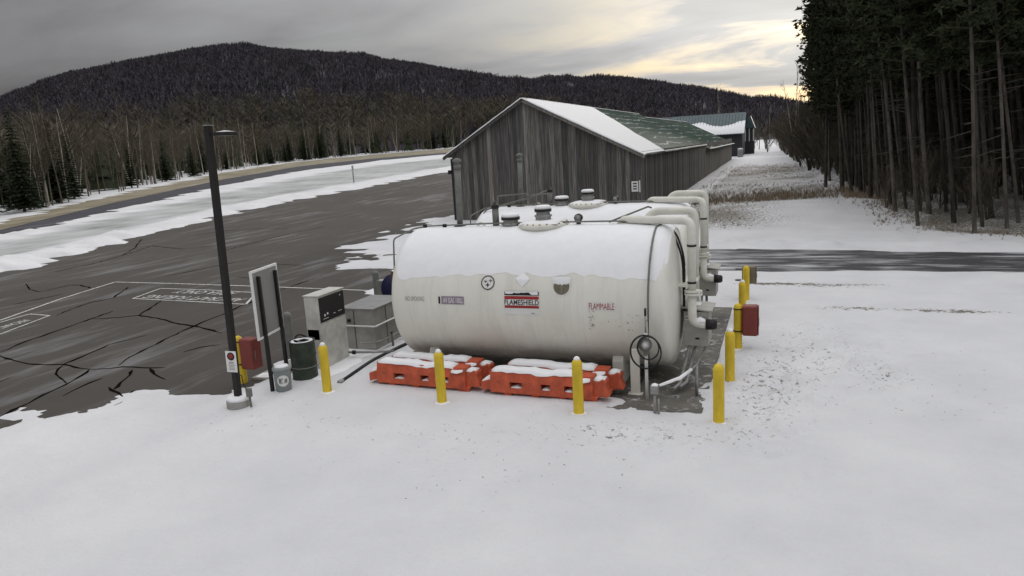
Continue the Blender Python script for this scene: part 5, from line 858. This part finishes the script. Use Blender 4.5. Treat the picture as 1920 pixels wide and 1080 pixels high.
# young growth and brush at the stand's edge and across the far end of the field
for i in range(300):
    if i < 130: y = rt.uniform(38, 110); x = right_edge(y) + rt.uniform(0.4, 12); sc_ = rt.uniform(0.35, 0.9); lb, gp = 'low leafless brush among the pine trunks', 'brush among the pine trunks'
    elif i < 250: y = rt.uniform(78, 160); x = right_edge(y) - rt.uniform(-5.0, 3.4) * min(1, (y - 70) / 30); sc_ = rt.uniform(0.9, 1.75); lb, gp = 'tall brown thicket of leafless saplings beside the field', 'sapling thicket beside the field'
    else: y = rt.uniform(160, 205); x = rt.uniform(-40, 10); sc_ = rt.uniform(0.8, 1.6); lb, gp = 'leafless brush closing the far end of the field', 'brush at the far end of the field'
    plant('leafless_brush', lb, 'brush', gp, rt.choice(brush), x, y, surf_z(x, y) - 0.1, rt.random() * 6.28, sc_)
GF = 'bare trees closing the far end of the field'
for i in range(70): y = rt.uniform(150, 235); x = rt.uniform(-55, 14); plant('bare_tree', 'leafless tree closing the far end of the field beyond the hangars', 'tree', GF, rt.choice(hardw + birches[:1]), x, y, float(TER(x, y)) - 0.1, rt.random() * 6.28, rt.uniform(0.5, 0.85))
for i in range(26): y = rt.uniform(120, 200); x = rt.uniform(3, 12); plant('spruce_tree', 'dark conifer crowding the far end of the pine stand', 'spruce', 'conifers at the far end of the stand', rt.choice(spruces), x, y, surf_z(x, y) - 0.1, rt.random() * 6.28, rt.uniform(0.6, 1.0))
q = atY(1347, 206, 175); plant('birch_tree', 'pale bare birch rising above the metal hangar roof', 'birch', None, birches[1], q[0], 175, float(TER(q[0], 175)), 1.0, 1.02)
q = hit(1492, 302); plant('birch_tree', 'pale bare tree at the corner between thicket and pines', 'tree', None, birches[3], q[0], q[1], surf_z(q[0], q[1]) - 0.1, 0.5, 1.05)
# deep wood behind the stand
n = 1500; yy = RNG.uniform(38, 200, n); xx = np.interp(yy, [30, 35, 110, 160], [18, 12, 9, 7]) + 6 + 60 * RNG.random(n); P = np.stack([xx, yy, TER(xx, yy) - 0.3], -1)
scatter('deep_wood', *bare_template(16, 9, 0.03), P, RNG.uniform(2.0, 4.0, n), RNG.uniform(5, 13, n), 'twig'); P2 = P[::2] + np.array([3.0, 0, 0]); scatter('deep_wood_conifers', fir_v, fir_f, P2, RNG.uniform(1.2, 2.2, len(P2)), RNG.uniform(4, 12, len(P2)), 'spruce')
# ---- small stuff: dry grass, twigs on the snow
n = 9000; yy = np.concatenate([RNG.uniform(38, 112, n - 3500), RNG.normal(58, 3.0, 2000), RNG.uniform(34, 80, 1500)]); xx = np.concatenate([RNG.uniform(-7.2, 4.6, n - 3500), RNG.uniform(-6.0, 5.2, 2000), np.zeros(1500)]); e_ = np.interp(yy[-1500:], [30, 35, 37, 42, 50, 60, 70, 85, 110, 160], [16, 9.5, 6.0, 5.2, 4.9, 4.9, 5.0, 5.4, 5.2, 3.0]); xx[-1500:] = e_ + RNG.normal(0.6, 0.9, 1500)
keep = (RNG.random(n) < np.clip(0.35 + 1.4 * fbm(xx, yy, 0.25, 3, vn2), 0, 1)) | ((np.abs(yy - 58) < 5) & (RNG.random(n) < 0.35)) | (np.arange(n) >= n - 1500); keep &= ~((xx > -1) & (xx < 5) & (yy < 50) & (np.arange(n) < n - 1500)); xx, yy = xx[keep], yy[keep]
gv, gf = [], []; r_ = random.Random(3)
for i in range(6): a = r_.random() * 6.28; b = len(gv); gv += [(math.cos(a + 1.5) * 0.06, math.sin(a + 1.5) * 0.06, 0), (-math.cos(a + 1.5) * 0.06, -math.sin(a + 1.5) * 0.06, 0), (math.cos(a) * 0.5, math.sin(a) * 0.5, r_.uniform(0.6, 1.0))]; gf.append((b, b + 1, b + 2))
scatter('dry_grass', gv, gf, np.stack([xx, yy, TER(xx, yy) + 0.0], -1), RNG.uniform(0.15, 0.35, len(xx)), RNG.uniform(0.10, 0.34, len(xx)) * np.where(np.abs(yy - 58) < 6, 1.8, 1), 'drygrass')
n = 420; cen = np.array([(-0.1, 13.6), (0.9, 17.5), (-2.2, 11.2), (-5.5, 10.5), (-9.2, 10.6), (-4.0, 9.8), (2.5, 14.0)]); P = cen[RNG.integers(0, len(cen), n)] + RNG.normal(0, 1, (n, 2)) * np.array([1.3, 0.8]); P = P[(P[:, 1] < 12.2) | (P[:, 0] > -0.8)]
tv = [(-1, -0.12, 0), (1, -0.05, 0.1), (0.9, 0.15, 0.2), (-0.8, 0.12, 0.25)]; zz = np.array([snow_z(a, b) + 0.004 for a, b in P]); scatter('twig_litter', tv, [(0, 1, 2), (0, 2, 3)], np.column_stack([P, zz]), RNG.uniform(0.008, 0.028, len(P)), RNG.uniform(0.01, 0.03, len(P)), 'rust')
